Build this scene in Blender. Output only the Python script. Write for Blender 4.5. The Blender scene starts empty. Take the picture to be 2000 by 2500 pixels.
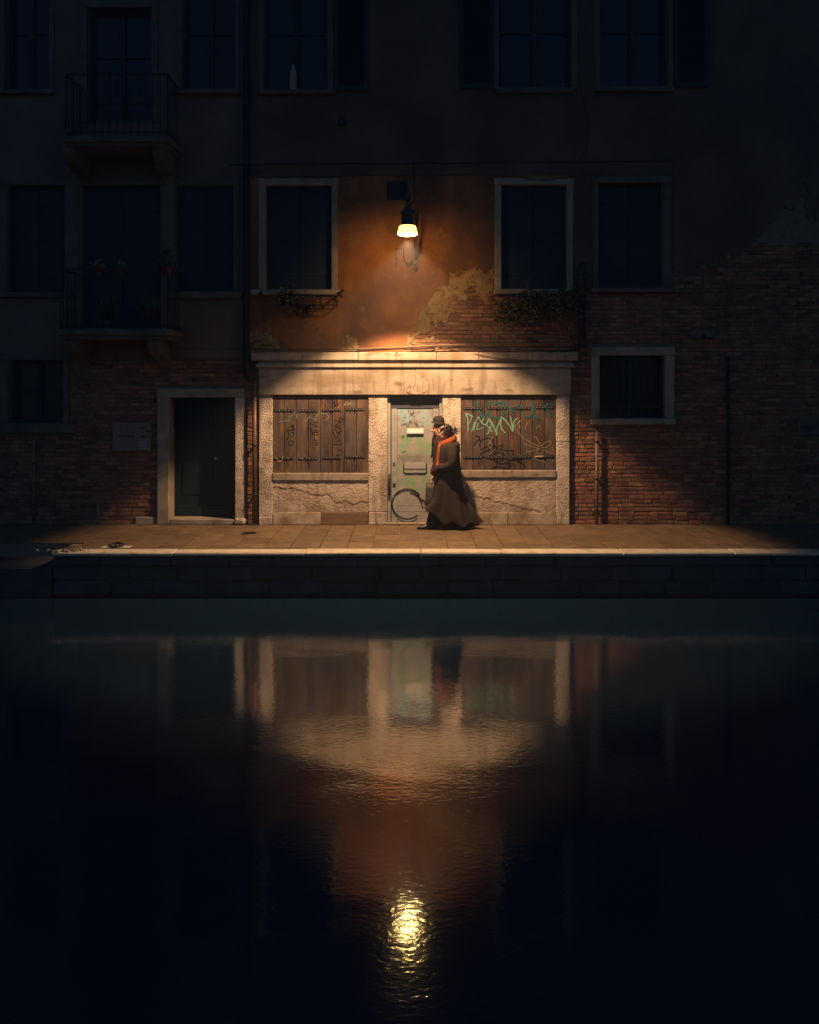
import bpy, bmesh, math, random
from mathutils import Vector, Matrix, noise

random.seed(7)
scene = bpy.context.scene
COL = scene.collection
R = math.radians

# ------------------------------------------------------------------ camera
CAM_Y, CAM_Z, FPX, HZ = -15.0, 2.333, 2250.0, 930.0
cam_d = bpy.data.cameras.new('camera')
cam = bpy.data.objects.new('camera', cam_d)
COL.objects.link(cam)
cam.location = (0, CAM_Y, CAM_Z)
cam.rotation_euler = (R(90), 0, 0)
cam_d.sensor_fit = 'HORIZONTAL'
cam_d.sensor_width = 36
cam_d.lens = 36 * FPX / 2000
cam_d.shift_y = -(1250 - HZ) / 2000
cam_d.clip_start = 0.1
cam_d.clip_end = 500
scene.camera = cam

# ------------------------------------------------------------------ sky (deep dusk, sun under the horizon)
world = bpy.data.worlds.new('World')
scene.world = world
world.use_nodes = True
wn = world.node_tree.nodes
bg = wn['Background']
sky = wn.new('ShaderNodeTexSky')
sky.sky_type = 'NISHITA'
sky.sun_disc = False
sky.ozone_density = 4.0
sky.dust_density = 0.3
sky.sun_elevation = R(2.2)
sky.sun_rotation = R(0)
world.node_tree.links.new(sky.outputs[0], bg.inputs[0])
bg.inputs[1].default_value = 0.15
scene.view_settings.view_transform = 'Standard'
scene.view_settings.look = 'None'
scene.view_settings.exposure = 0
scene.view_settings.gamma = 1
scene.view_settings.use_curve_mapping = False
scene.cycles.max_bounces = 6
scene.cycles.diffuse_bounces = 3
scene.cycles.glossy_bounces = 3
scene.cycles.sample_clamp_indirect = 4.0
scene.cycles.use_denoising = True
scene.cycles.caustics_reflective = False
scene.cycles.caustics_refractive = False

# lamp settings (used in the street lamp's builder)
LAMP_X, LAMP_Y, LAMP_Z = -0.03, -1.6, 4.46
BEAM_W, GLOW_W = 1500.0, 105.0
BEAM_COL, GLOW_COL = (1.0, 0.615, 0.34), (1.0, 0.52, 0.14)
GLASS_EMIT, BULB_EMIT = (4.5, 2.75, .52), (42.0, 28.0, 10.0)

def at(px, py, Y=0.0):
    k = FPX / (Y - CAM_Y)
    return ((px - 1000) / k, CAM_Z - (py - HZ) / k)
def wx(px, Y=0.0): return at(px, 0, Y)[0]
def wz(py, Y=0.0): return at(0, py, Y)[1]

# ------------------------------------------------------------------ materials
def mat(name, cols, scale=3.0, rough=0.85, bump=0.3, bscale=40.0, bdist=0.01, stretch=(1, 1, 1), bstretch=(1, 1, 1),
        rnd=0.0, hue=0.0, spec=0.3, metal=0.0, stains=(), pits=None, emit=None, detail=6.0):
    m = bpy.data.materials.new(name)
    m.use_nodes = True
    nt = m.node_tree
    N, L = nt.nodes, nt.links
    b = N['Principled BSDF']
    b.inputs['Roughness'].default_value = rough
    b.inputs['Metallic'].default_value = metal
    b.inputs['Specular IOR Level'].default_value = spec
    if emit:
        b.inputs['Emission Color'].default_value = (*emit, 1)
        b.inputs['Emission Strength'].default_value = 1.0
    geo = N.new('ShaderNodeNewGeometry')
    def pos(st):
        mp = N.new('ShaderNodeMapping'); mp.inputs['Scale'].default_value = st
        L.new(geo.outputs['Position'], mp.inputs[0]); return mp.outputs[0]
    nz = N.new('ShaderNodeTexNoise'); nz.inputs['Scale'].default_value = scale
    nz.inputs['Detail'].default_value = detail; nz.inputs['Roughness'].default_value = 0.65
    L.new(pos(stretch), nz.inputs['Vector'])
    cr = N.new('ShaderNodeValToRGB')
    el = cr.color_ramp.elements
    while len(el) < len(cols): el.new(0.5)
    for i, c in enumerate(cols):
        el[i].position = 0.32 + 0.36 * i / max(1, len(cols) - 1); el[i].color = (*c, 1)
    L.new(nz.outputs['Fac'], cr.inputs[0])
    out = cr.outputs[0]
    if rnd:
        oi = N.new('ShaderNodeObjectInfo'); tn = N.new('ShaderNodeAttribute'); tn.attribute_name = 'tone'
        ad = N.new('ShaderNodeMath'); ad.operation = 'ADD'
        L.new(oi.outputs['Random'], ad.inputs[0]); L.new(tn.outputs['Fac'], ad.inputs[1])
        fr = N.new('ShaderNodeMath'); fr.operation = 'FRACT'; L.new(ad.outputs[0], fr.inputs[0])
        mr = N.new('ShaderNodeMapRange'); L.new(fr.outputs[0], mr.inputs[0])
        mr.inputs[3].default_value = 1 - rnd; mr.inputs[4].default_value = 1 + rnd
        hs = N.new('ShaderNodeHueSaturation'); L.new(out, hs.inputs['Color']); L.new(mr.outputs[0], hs.inputs['Value'])
        if hue:
            m2 = N.new('ShaderNodeMath'); m2.operation = 'MULTIPLY'; m2.inputs[1].default_value = 7.31
            L.new(fr.outputs[0], m2.inputs[0])
            f2 = N.new('ShaderNodeMath'); f2.operation = 'FRACT'; L.new(m2.outputs[0], f2.inputs[0])
            m3 = N.new('ShaderNodeMapRange'); L.new(f2.outputs[0], m3.inputs[0])
            m3.inputs[3].default_value = 0.5 - hue; m3.inputs[4].default_value = 0.5 + hue
            L.new(m3.outputs[0], hs.inputs['Hue'])
        out = hs.outputs[0]
    for (col, sc, lo, hi, amt, st) in stains:
        n2 = N.new('ShaderNodeTexNoise'); n2.inputs['Scale'].default_value = sc; n2.inputs['Detail'].default_value = 5
        L.new(pos(st), n2.inputs['Vector'])
        mr = N.new('ShaderNodeMapRange'); L.new(n2.outputs['Fac'], mr.inputs[0])
        mr.inputs[1].default_value = lo; mr.inputs[2].default_value = hi
        mr.inputs[3].default_value = 0; mr.inputs[4].default_value = amt
        mx = N.new('ShaderNodeMix'); mx.data_type = 'RGBA'
        L.new(mr.outputs[0], mx.inputs[0]); L.new(out, mx.inputs[6]); mx.inputs[7].default_value = (*col, 1)
        out = mx.outputs[2]
    L.new(out, b.inputs['Base Color'])
    if bump:
        n3 = N.new('ShaderNodeTexNoise'); n3.inputs['Scale'].default_value = bscale; n3.inputs['Detail'].default_value = 5
        n3.inputs['Roughness'].default_value = 0.6
        L.new(pos(bstretch), n3.inputs['Vector'])
        h = n3.outputs['Fac']
        if pits:
            vo = N.new('ShaderNodeTexVoronoi'); vo.inputs['Scale'].default_value = pits[0]
            L.new(pos((1, 1, 1)), vo.inputs['Vector'])
            mr = N.new('ShaderNodeMapRange'); L.new(vo.outputs['Distance'], mr.inputs[0])
            mr.inputs[1].default_value = 0.0; mr.inputs[2].default_value = pits[1]
            mu = N.new('ShaderNodeMath'); mu.operation = 'MULTIPLY_ADD'
            L.new(mr.outputs[0], mu.inputs[0]); mu.inputs[1].default_value = pits[2]; L.new(h, mu.inputs[2])
            h = mu.outputs[0]
        bp = N.new('ShaderNodeBump'); bp.inputs['Strength'].default_value = bump; bp.inputs['Distance'].default_value = bdist
        L.new(h, bp.inputs['Height']); L.new(bp.outputs[0], b.inputs['Normal'])
    return m

V1 = (1, 1, 1)
STONE = mat('pale_stone', [(.38, .30, .22), (.56, .46, .35), (.66, .57, .46)], 7, .85, 1.0, 42, .016, rnd=.05, pits=(42, .5, .6),
            stains=[((.22, .165, .11), 3.2, .50, .64, .65, (2, 1, .3)), ((.16, .11, .06), 2.3, .56, .74, .55, V1), ((.20, .13, .07), 9, .60, .72, .6, V1)])
SMOOTH_STONE = mat('dressed_stone', [(.24, .19, .135), (.32, .262, .195), (.37, .31, .24)], 4, .8, .35, 30, .008, bstretch=(.3, 1, 3), rnd=.05,
            pits=(30, .25, .4),
            stains=[((.17, .12, .06), 1.6, .50, .68, .65, (.5, 1, 2)), ((.15, .105, .065), 4, .52, .64, .5, (3, 1, .4)), ((.10, .065, .035), 7, .62, .72, .7, (.4, 1, 1)), ((.28, .30, .13), 1.3, .60, .70, .5, V1)])
PLINTH = mat('stained_plinth_stone', [(.24, .17, .10), (.40, .32, .22), (.52, .44, .33)], 4, .9, .6, 45, .01, rnd=.08,
             stains=[((.06, .045, .03), 3.2, .50, .64, .8, V1)])
PLINTH_WOOD = mat('weathered_board', [(.13, .08, .045), (.22, .14, .08)], 6, .85, .5, 30, .006, stretch=(.3, 1, 6), bstretch=(.4, 1, 8))
PANEL = mat('old_render', [(.36, .265, .18), (.48, .375, .27), (.55, .45, .34)], 4, .9, 1.0, 30, .02, rnd=.04, pits=(60, .35, .25),
            stains=[((.20, .14, .08), 1.8, .50, .68, .65, (1, 1, 1.4)), ((.26, .19, .12), 5, .52, .64, .5, (2.5, 1, .4)), ((.12, .09, .06), 12, .64, .74, .5, V1)])
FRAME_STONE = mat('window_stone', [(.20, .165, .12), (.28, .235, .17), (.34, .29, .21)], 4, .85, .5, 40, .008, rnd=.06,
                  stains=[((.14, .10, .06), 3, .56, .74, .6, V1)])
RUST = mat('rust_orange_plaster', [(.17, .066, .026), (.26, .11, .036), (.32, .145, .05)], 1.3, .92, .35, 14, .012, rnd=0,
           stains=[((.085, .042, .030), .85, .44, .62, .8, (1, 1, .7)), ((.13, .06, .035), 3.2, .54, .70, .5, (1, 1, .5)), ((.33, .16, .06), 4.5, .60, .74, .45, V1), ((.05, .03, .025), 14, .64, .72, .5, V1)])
DIM_PLASTER = mat('dimmed_plaster', [(.085, .05, .036), (.12, .072, .05), (.15, .092, .064)], 1.2, .92, .35, 14, .012, stains=[((.06, .04, .033), .9, .46, .66, .7, (1, 1, .6))])  # darker, duller copy of the plaster; shade outside the lamplight painted in
UNDER = mat('yellow_undercoat', [(.15, .085, .038), (.26, .175, .08), (.33, .245, .125)], 6, .95, 1.0, 20, .022,
            stains=[((.15, .08, .04), 8, .55, .70, .6, V1)])
MORTAR = mat('mortar', [(.13, .09, .06), (.21, .155, .105)], 8, .95, .6, 40, .01)
BRICK = mat('brick', [(.14, .062, .038), (.22, .098, .056), (.28, .142, .083)], 9, .9, .9, 45, .012, rnd=.38, hue=.018,
            stains=[((.30, .21, .13), 6, .60, .72, .45, V1), ((.05, .03, .022), 2.4, .56, .70, .6, V1)])
DUSKY = mat('dusky_plaster', [(.11, .07, .055), (.15, .095, .072), (.18, .12, .09)], 1.1, .92, .3, 14, .01,
            stains=[((.09, .06, .05), 1.2, .52, .72, .6, V1)])
WOOD = mat('weathered_planks', [(.042, .029, .023), (.092, .056, .035), (.165, .088, .038)], 3.4, .7, .35, 60, .004,
           stretch=(2.5, 1, .55), bstretch=(3, 1, .25), rnd=.28, hue=.012,
           stains=[((.085, .066, .060), 2.4, .46, .60, .8, (1.6, 1, .7)), ((.030, .023, .024), 3.5, .52, .66, .75, (1.5, 1, .5)), ((.26, .12, .035), 5, .60, .72, .6, (3, 1, .35))])
IRON = mat('black_iron', [(.010, .010, .012), (.022, .02, .02)], 20, .55, .3, 80, .002, spec=.4)
RIVET = mat('worn_rivet', [(.30, .28, .26), (.42, .40, .37)], 30, .5, 0)
METAL = mat('grey_door_metal', [(.24, .235, .22), (.31, .30, .275), (.35, .34, .31)], 4, .5, .12, 60, .002, spec=.5,
            stains=[((.16, .15, .14), 2.6, .55, .7, .6, V1)])
METAL_DARK = mat('dark_door_head', [(.05, .055, .07), (.07, .075, .09)], 4, .5, .1, 60, .002)
STEEL = mat('brushed_steel', [(.34, .32, .29), (.42, .40, .37)], 10, .55, .05, 80, .001, stretch=(1, 1, 8), metal=.3)
GREENDOOR = mat('dark_green_door', [(.005, .014, .017), (.009, .021, .024)], 5, .55, .2, 60, .003)
GLASS = mat('dark_window_glass', [(.006, .010, .016), (.012, .018, .024)], 2, .22, .25, 3, .02, spec=.25)
CASEMENT = mat('dark_window_wood', [(.014, .02, .022), (.022, .03, .032)], 6, .6, .2, 60, .002)
SHUTTER_PAINT = mat('dark_shutter_paint', [(.010, .018, .026), (.018, .028, .036)], 5, .6, .2, 50, .003)
COPPER = mat('brown_copper_pipe', [(.09, .05, .03), (.16, .09, .05)], 6, .5, .1, 40, .002, metal=.4)
DARKPIPE = mat('dark_pipe', [(.012, .013, .018), (.022, .022, .026)], 6, .6, .1, 40, .002)
GREYPIPE = mat('grey_pipe', [(.10, .08, .06), (.20, .17, .13)], 14, .6, .2, 40, .002)
SLAB = mat('trachyte_slab', [(.10, .063, .031), (.135, .088, .044), (.17, .112, .059)], 5, .75, .5, 50, .006, rnd=.16, spec=.35,
           stains=[((.09, .065, .045), 3, .56, .72, .55, V1)])
GROUT = mat('sandy_grout', [(.17, .125, .08), (.24, .18, .12)], 20, .95, .5, 80, .004)
KERB = mat('white_kerb_stone', [(.40, .33, .23), (.50, .43, .31), (.55, .48, .37)], 6, .8, .6, 50, .008, rnd=.06, pits=(26, .2, .5),
           stains=[((.22, .15, .08), 5, .58, .70, .6, V1)])
QUAY = mat('wet_quay_stone', [(.022, .026, .028), (.04, .045, .046), (.055, .06, .06)], 3, .6, .8, 18, .02, rnd=.25,
           stains=[((.016, .03, .026), 2, .5, .68, .7, V1)])
CONCRETE = mat('grey_core_wall', [(.10, .085, .075), (.14, .12, .10)], 2, .95, .3, 20, .01)
CABLE = mat('black_cable', [(.02, .017, .014), (.035, .03, .025)], 8, .7, 0)
PALECABLE = mat('dusty_cable', [(.16, .12, .07), (.24, .18, .11)], 8, .7, 0)
LEAF = mat('leaf', [(.04, .055, .018), (.075, .088, .03), (.13, .12, .05)], 14, .6, 0, rnd=.3)
FLOWER = mat('pale_flower', [(.42, .36, .26), (.55, .48, .36)], 10, .7, 0)
TERRA = mat('terracotta', [(.06, .032, .022), (.09, .045, .03)], 8, .85, .2, 40, .003)
PANEL_METAL = mat('beige_metal_panel', [(.15, .125, .095), (.19, .16, .12)], 3, .5, .08, 60, .002)
BLACKPRINT = mat('black_print', [(.012, .012, .012), (.02, .02, .02)], 8, .7, 0)
DIM_GRIMY = mat('dim_grimy_window_stone', [(.075, .063, .048), (.11, .094, .072), (.14, .12, .095)], 4, .9, .5, 40, .008, rnd=.06)  # dirty window stone, darkened further to dim frames away from the lamp
BULB = mat('lamp_diffuser_glass', [(.9, .85, .7), (.9, .85, .7)], 2, .4, 0, emit=BULB_EMIT)
GLASSLAMP = mat('glowing_lamp_glass', [(.9, .8, .5), (.9, .8, .5)], 2, .4, 0, emit=GLASS_EMIT)
LAMPIRON = mat('lamp_iron', [(.03, .032, .028), (.05, .05, .042)], 15, .5, .2, 60, .002, spec=.4)
BOTTLE = mat('cream_bottle', [(.3, .23, .13), (.38, .30, .18)], 5, .4, 0)
def paint(name, c, r=.75): return mat(name, [tuple(v * .75 for v in c), c], 25, r, 0, stains=())
P_MINT = paint('mint_paint', (.20, .42, .30))
P_TEAL = paint('teal_paint', (.012, .11, .105))
P_BLACK = paint('black_paint', (.006, .005, .007))
P_CREAM = paint('cream_paint', (.50, .40, .24))
P_TAN = paint('tan_paint', (.30, .20, .085))
P_BLUE = paint('pale_blue_paint', (.14, .21, .20))
P_RED = paint('red_paint', (.33, .10, .05))
P_GREEN = paint('green_paint', (.03, .19, .09))
P_YELLOW = paint('chalk_paint', (.55, .52, .36))
P_NAVY = paint('navy_paint', (.008, .010, .022))
SKIN = mat('skin', [(.40, .22, .13), (.48, .28, .17)], 6, .55, .05, 80, .001)
COAT = mat('dark_brown_coat', [(.028, .020, .016), (.042, .031, .025)], 12, .9, .35, 180, .002, spec=.15)
COAT_M = mat('black_coat', [(.022, .015, .014), (.034, .024, .020)], 12, .85, .35, 160, .002, spec=.2)
SLEEVE = mat('plum_sleeve', [(.035, .020, .021), (.05, .029, .029)], 10, .85, .35, 150, .002, spec=.15)
SCARF = mat('orange_scarf', [(.30, .068, .016), (.42, .115, .03)], 22, .9, .5, 140, .003, stretch=(3, 1, 1), spec=.1)
HAIR = mat('dark_brown_hair', [(.018, .010, .006), (.05, .026, .013)], 40, .45, .4, 120, .003, spec=.5)
FELT = mat('black_felt', [(.016, .012, .010), (.026, .020, .016)], 20, .8, .2, 150, .001)
RIBBON = mat('satin_ribbon', [(.05, .045, .03), (.09, .08, .05)], 10, .4, 0)
LEATHER = mat('black_leather', [(.012, .010, .008), (.02, .016, .013)], 14, .4, .15, 90, .002, spec=.5)
BAGMAT = mat('grey_tote', [(.05, .045, .035), (.07, .062, .05)], 8, .6, .1, 60, .002)
TROUSER = mat('dark_trousers', [(.012, .010, .010), (.02, .016, .015)], 10, .9, .2, 100, .002)
EYE = mat('eye_dark', [(.01, .008, .006), (.02, .015, .012)], 8, .3, 0)

# water: a calm canal, small stretched ripples
WATER = bpy.data.materials.new('canal_water'); WATER.use_nodes = True
def water_nodes():
    nt = WATER.node_tree; N, L = nt.nodes, nt.links
    b = N['Principled BSDF']
    b.inputs['Base Color'].default_value = (.006, .019, .033, 1)
    b.inputs['Roughness'].default_value = 0.075
    b.inputs['IOR'].default_value = 2.7
    geo = N.new('ShaderNodeNewGeometry')
    def nz(sc, st, det):
        mp = N.new('ShaderNodeMapping'); mp.inputs['Scale'].default_value = st
        L.new(geo.outputs['Position'], mp.inputs[0])
        n = N.new('ShaderNodeTexNoise'); n.inputs['Scale'].default_value = sc; n.inputs['Detail'].default_value = det
        n.inputs['Distortion'].default_value = .6
        L.new(mp.outputs[0], n.inputs['Vector']); return n.outputs['Fac']
    b1 = N.new('ShaderNodeBump'); b1.inputs['Strength'].default_value = 1; b1.inputs['Distance'].default_value = .0007
    L.new(nz(22.0, (.75, 1.2, 1), 2.0), b1.inputs['Height'])
    b2 = N.new('ShaderNodeBump'); b2.inputs['Strength'].default_value = 1; b2.inputs['Distance'].default_value = .008
    L.new(nz(.8, (.8, 1.3, 1), 1.0), b2.inputs['Height'])
    L.new(b2.outputs[0], b1.inputs['Normal']); L.new(b1.outputs[0], b.inputs['Normal'])
water_nodes()

# the door leaf has sprayed patches of green and pale blue
def door_leaf_material():
    m = mat('sprayed_door_metal', [(.25, .235, .21), (.31, .29, .26), (.35, .33, .29)], 4, .5, .1, 60, .002, spec=.5)
    nt = m.node_tree; N, L = nt.nodes, nt.links; b = N['Principled BSDF']
    src = b.inputs['Base Color'].links[0].from_socket
    geo = N.new('ShaderNodeNewGeometry'); sp = N.new('ShaderNodeSeparateXYZ'); L.new(geo.outputs['Position'], sp.inputs[0])
    def band(lo, hi, f):
        a = N.new('ShaderNodeMapRange'); a.inputs[1].default_value = lo; a.inputs[2].default_value = lo + f; L.new(sp.outputs['Z'], a.inputs[0])
        c = N.new('ShaderNodeMapRange'); c.inputs[1].default_value = hi - f; c.inputs[2].default_value = hi
        c.inputs[3].default_value = 1; c.inputs[4].default_value = 0; L.new(sp.outputs['Z'], c.inputs[0])
        q = N.new('ShaderNodeMath'); q.operation = 'MULTIPLY'; L.new(a.outputs[0], q.inputs[0]); L.new(c.outputs[0], q.inputs[1]); return q.outputs[0]
    def layer(src, col, lo, hi, sc, nlo, nhi, amt, f=.06):
        n = N.new('ShaderNodeTexNoise'); n.inputs['Scale'].default_value = sc; n.inputs['Detail'].default_value = 4
        L.new(geo.outputs['Position'], n.inputs['Vector'])
        mr = N.new('ShaderNodeMapRange'); mr.inputs[1].default_value = nlo; mr.inputs[2].default_value = nhi; mr.inputs[4].default_value = amt
        L.new(n.outputs['Fac'], mr.inputs[0])
        q = N.new('ShaderNodeMath'); q.operation = 'MULTIPLY'; L.new(mr.outputs[0], q.inputs[0]); L.new(band(lo, hi, f), q.inputs[1])
        mx = N.new('ShaderNodeMix'); mx.data_type = 'RGBA'; L.new(q.outputs[0], mx.inputs[0]); L.new(src, mx.inputs[6]); mx.inputs[7].default_value = (*col, 1)
        return mx.outputs[2]
    src = layer(src, (.24, .42, .45), 1.58, 1.98, 4.0, .42, .55, .75)
    src = layer(src, (.17, .32, .14), 1.12, 1.48, 5.0, .44, .54, .8)
    src = layer(src, (.17, .32, .14), .50, .98, 5.0, .44, .54, .75)
    src = layer(src, (.13, .12, .11), .96, 1.16, 3.0, .36, .52, .6)
    L.new(src, b.inputs['Base Color'])
    return m
SPRAYED = door_leaf_material()

# ------------------------------------------------------------------ mesh helpers
class MB:
    def __init__(s): s.v, s.f, s.m, s.t, s.sm = [], [], [], [], []
    def quad(s, idx, m=0, t=0.0, smooth=False): s.f.append(tuple(idx)); s.m.append(m); s.t.append(t); s.sm.append(smooth)
    def add(s, vs, fs, m=0, t=0.0, smooth=False):
        o = len(s.v); s.v += [tuple(p) for p in vs]
        for f in fs: s.quad([o + i for i in f], m, t, smooth)
    def box(s, x0, x1, y0, y1, z0, z1, m=0, c=0.0, t=0.0, jit=0.0):
        if c <= 0:
            s.add([(x0, y0, z0), (x1, y0, z0), (x1, y1, z0), (x0, y1, z0), (x0, y0, z1), (x1, y0, z1), (x1, y1, z1), (x0, y1, z1)],
                  [(0, 1, 5, 4), (1, 2, 6, 5), (2, 3, 7, 6), (3, 0, 4, 7), (4, 5, 6, 7), (3, 2, 1, 0)], m, t)
            return
        # chamfered on every edge
        bm = bmesh.new(); bmesh.ops.create_cube(bm, size=1)
        for v in bm.verts: v.co = Vector(((x0 + x1) / 2 + v.co.x * (x1 - x0), (y0 + y1) / 2 + v.co.y * (y1 - y0), (z0 + z1) / 2 + v.co.z * (z1 - z0)))
        c = min(c, (x1 - x0) * .3, (y1 - y0) * .3, (z1 - z0) * .3)
        bmesh.ops.bevel(bm, geom=bm.edges[:], offset=c, segments=1, affect='EDGES', profile=.5)
        if jit:
            for v in bm.verts: v.co += Vector((random.uniform(-jit, jit), random.uniform(-jit, jit) * .5, random.uniform(-jit, jit)))
        bm.verts.index_update()
        s.add([v.co[:] for v in bm.verts], [[v.index for v in f.verts] for f in bm.faces], m, t)
        bm.free()
    def brick(s, x0, x1, yf, yb, z0, z1, t=0.0, rough=.004, ch=.006, rng=random):
        j = lambda a: rng.uniform(-a, a)
        B = [(x0, yb, z0), (x1, yb, z0), (x1, yb, z1), (x0, yb, z1)]
        M = [(x0 + j(rough), yf + ch, z0 + j(rough)), (x1 + j(rough), yf + ch, z0 + j(rough)), (x1 + j(rough), yf + ch, z1 + j(rough)), (x0 + j(rough), yf + ch, z1 + j(rough))]
        F = [(M[0][0] + ch, yf + j(.003), M[0][2] + ch), (M[1][0] - ch, yf + j(.003), M[1][2] + ch), (M[2][0] - ch, yf + j(.003), M[2][2] - ch), (M[3][0] + ch, yf + j(.003), M[3][2] - ch)]
        fs = [(8, 9, 10, 11)]
        for i in range(4):
            k = (i + 1) % 4
            fs += [(i, k, 4 + k, 4 + i), (4 + i, 4 + k, 8 + k, 8 + i)]
        s.add(B + M + F, fs, 0, t)
    def tube(s, pts, r, n=8, m=0, cap=True):
        pts = [Vector(p) for p in pts]; rings = []
        rr = r if isinstance(r, (list, tuple)) else [r] * len(pts)
        up = Vector((0, 0, 1)); prev = None
        for i, p in enumerate(pts):
            d = (pts[min(i + 1, len(pts) - 1)] - pts[max(i - 1, 0)]).normalized()
            a = prev if prev is not None else (up if abs(d.dot(up)) < .9 else Vector((0, 1, 0)))
            u = (a - d * a.dot(d)).normalized(); w = d.cross(u); prev = u
            rings.append([p + (u * math.cos(2 * math.pi * k / n) + w * math.sin(2 * math.pi * k / n)) * rr[i] for k in range(n)])
        s.loft(rings, m, cap)
    def loft(s, rings, m=0, cap=True, smooth=True, closed=True):
        n = len(rings[0]); vs = [p for r in rings for p in r]; fs = []
        for i in range(len(rings) - 1):
            for k in range(n if closed else n - 1):
                k2 = (k + 1) % n; fs.append((i * n + k, i * n + k2, (i + 1) * n + k2, (i + 1) * n + k))
        s.add(vs, fs, m, 0, smooth)
        if cap and closed:
            o = len(s.v) - len(vs)
            s.quad([o + k for k in range(n)][::-1], m); s.quad([o + (len(rings) - 1) * n + k for k in range(n)], m)
    def lathe(s, prof, c, n=24, m=0, cap=True):
        s.loft([[(c[0] + r * math.cos(2 * math.pi * k / n), c[1] + r * math.sin(2 * math.pi * k / n), c[2] + z) for k in range(n)] for (r, z) in prof], m, cap)
    def sphere(s, c, r, n=10, m=0):
        r3 = r if isinstance(r, (list, tuple)) else (r, r, r)
        rings = [[(c[0] + r3[0] * math.sin(a) * math.cos(2 * math.pi * k / n), c[1] + r3[1] * math.sin(a) * math.sin(2 * math.pi * k / n), c[2] - r3[2] * math.cos(a))
                  for k in range(n)] for a in [math.pi * (i + .02) / (n // 2 + .04) for i in range(n // 2 + 1)]]
        s.loft(rings, m, True)
    def ribbon(s, pts, w, y, m=0, taper=True, step=.0):
        # a painted stroke facing the canal, on the plane y
        P = spline(pts, 5) if len(pts) > 2 else [Vector(p) for p in pts]
        vs = []
        for i, p in enumerate(P):
            d = (P[min(i + 1, len(P) - 1)] - P[max(i - 1, 0)])
            d = d.normalized() if d.length > 1e-9 else Vector((1, 0))
            nrm = Vector((-d.y, d.x)); ww = w / 2 * (random.uniform(.85, 1.15))
            if taper and (i == 0 or i == len(P) - 1): ww *= .7
            yy = y - .00006 * i
            a, b = p + nrm * ww, p - nrm * ww
            vs += [(a.x, yy, a.y), (b.x, yy, b.y)]
        s.add(vs, [(2 * i, 2 * i + 1, 2 * i + 3, 2 * i + 2) for i in range(len(P) - 1)], m)

def spline(pts, k):
    P = [Vector(p) for p in pts]; out = []
    for i in range(len(P) - 1):
        a, b, c, d = P[max(i - 1, 0)], P[i], P[i + 1], P[min(i + 2, len(P) - 1)]
        for j in range(k):
            t = j / k
            out.append(.5 * ((2 * b) + (c - a) * t + (2 * a - 5 * b + 4 * c - d) * t * t + (3 * b - a - 3 * c + d) * t ** 3))
    out.append(P[-1]); return out

def link(name, me, parent=None, kind=None):
    o = bpy.data.objects.new(name, me); COL.objects.link(o)
    if parent is not None:
        o.parent = parent
        if parent.parent is None: o.matrix_parent_inverse = Matrix.Translation(parent.location).inverted()
    if kind: o['kind'] = kind
    return o
def build(name, mb, mats, parent=None, kind=None, fix=True):
    me = bpy.data.meshes.new(name); me.from_pydata([tuple(v) for v in mb.v], [], mb.f)
    for m in (mats if isinstance(mats, (list, tuple)) else [mats]): me.materials.append(m)
    me.polygons.foreach_set('material_index', mb.m); me.polygons.foreach_set('use_smooth', mb.sm)
    if any(mb.t):
        a = me.attributes.new('tone', 'FLOAT', 'FACE'); a.data.foreach_set('value', mb.t)
    if fix:
        bm = bmesh.new(); bm.from_mesh(me); bmesh.ops.recalc_face_normals(bm, faces=bm.faces[:]); bm.to_mesh(me); bm.free()
    me.update()
    return link(name, me, parent, kind)
def thing(name, label, cat, loc=(0, 0, 0), group=None):
    o = bpy.data.objects.new(name, None); COL.objects.link(o); o.location = loc; o.empty_display_size = .2
    return tag(o, label, cat, group)
def tag(o, label, cat, group=None):
    o['label'] = label; o['category'] = cat
    if group: o['group'] = group
    return o
def boxpart(name, b, m, parent, c=.006, jit=0.0):
    mb = MB(); mb.box(*b, c=c, jit=jit); return build(name, mb, m, parent)

# ------------------------------------------------------------------ setting: pavement, kerb, steps, quay, water
WATER_Z, QUAY_Y = -0.59, -2.5
mb = MB(); mb.add([(-40, QUAY_Y + .3, WATER_Z), (40, QUAY_Y + .3, WATER_Z), (40, -30, WATER_Z), (-40, -30, WATER_Z)], [(0, 1, 2, 3)])
build('water', mb, WATER, kind='structure')
NOTCH_X, NOTCH_Y = -4.86, -1.70
mb = MB()
mb.box(NOTCH_X, 12, QUAY_Y + .21, .3, -1.2, -.022)
mb.box(-12, NOTCH_X, NOTCH_Y, .3, -1.2, -.022)
pavement = build('pavement', mb, GROUT, kind='structure')
rng = random.Random(3)
x = -9.6
while x < 9.6:
    w = rng.uniform(.34, .42); skew = 0
    y = 0.0 - .004
    y_end = NOTCH_Y if x + w / 2 < NOTCH_X else QUAY_Y + .30
    L = rng.uniform(.25, .6)
    while y > y_end + .03:
        y2 = max(y - L, y_end)
        if y2 - y_end < .14: y2 = y_end
        mb = MB(); dz = rng.uniform(-.003, .003)
        mb.box(x + .004, x + w - .004, y2 + .004, y - .004, -.06, dz, c=.004, jit=.002)
        build('paving_slab', mb, SLAB, pavement)
        y = y2; L = rng.uniform(.45, .68)
    x += w
x = NOTCH_X
while x < 9.8:
    w = rng.uniform(1.1, 1.9)
    mb = MB(); mb.box(x + .003, x + w - .003, QUAY_Y - .012, QUAY_Y + .296, -.045, rng.uniform(.001, .006), c=.012, jit=.004)
    build('kerb_stone', mb, KERB, pavement); x += w
mb = MB()
mb.box(-12, NOTCH_X - .005, QUAY_Y, NOTCH_Y - .005, -1.0, -.2, c=.015)
build('landing_step', mb, QUAY, kind='structure')

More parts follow.
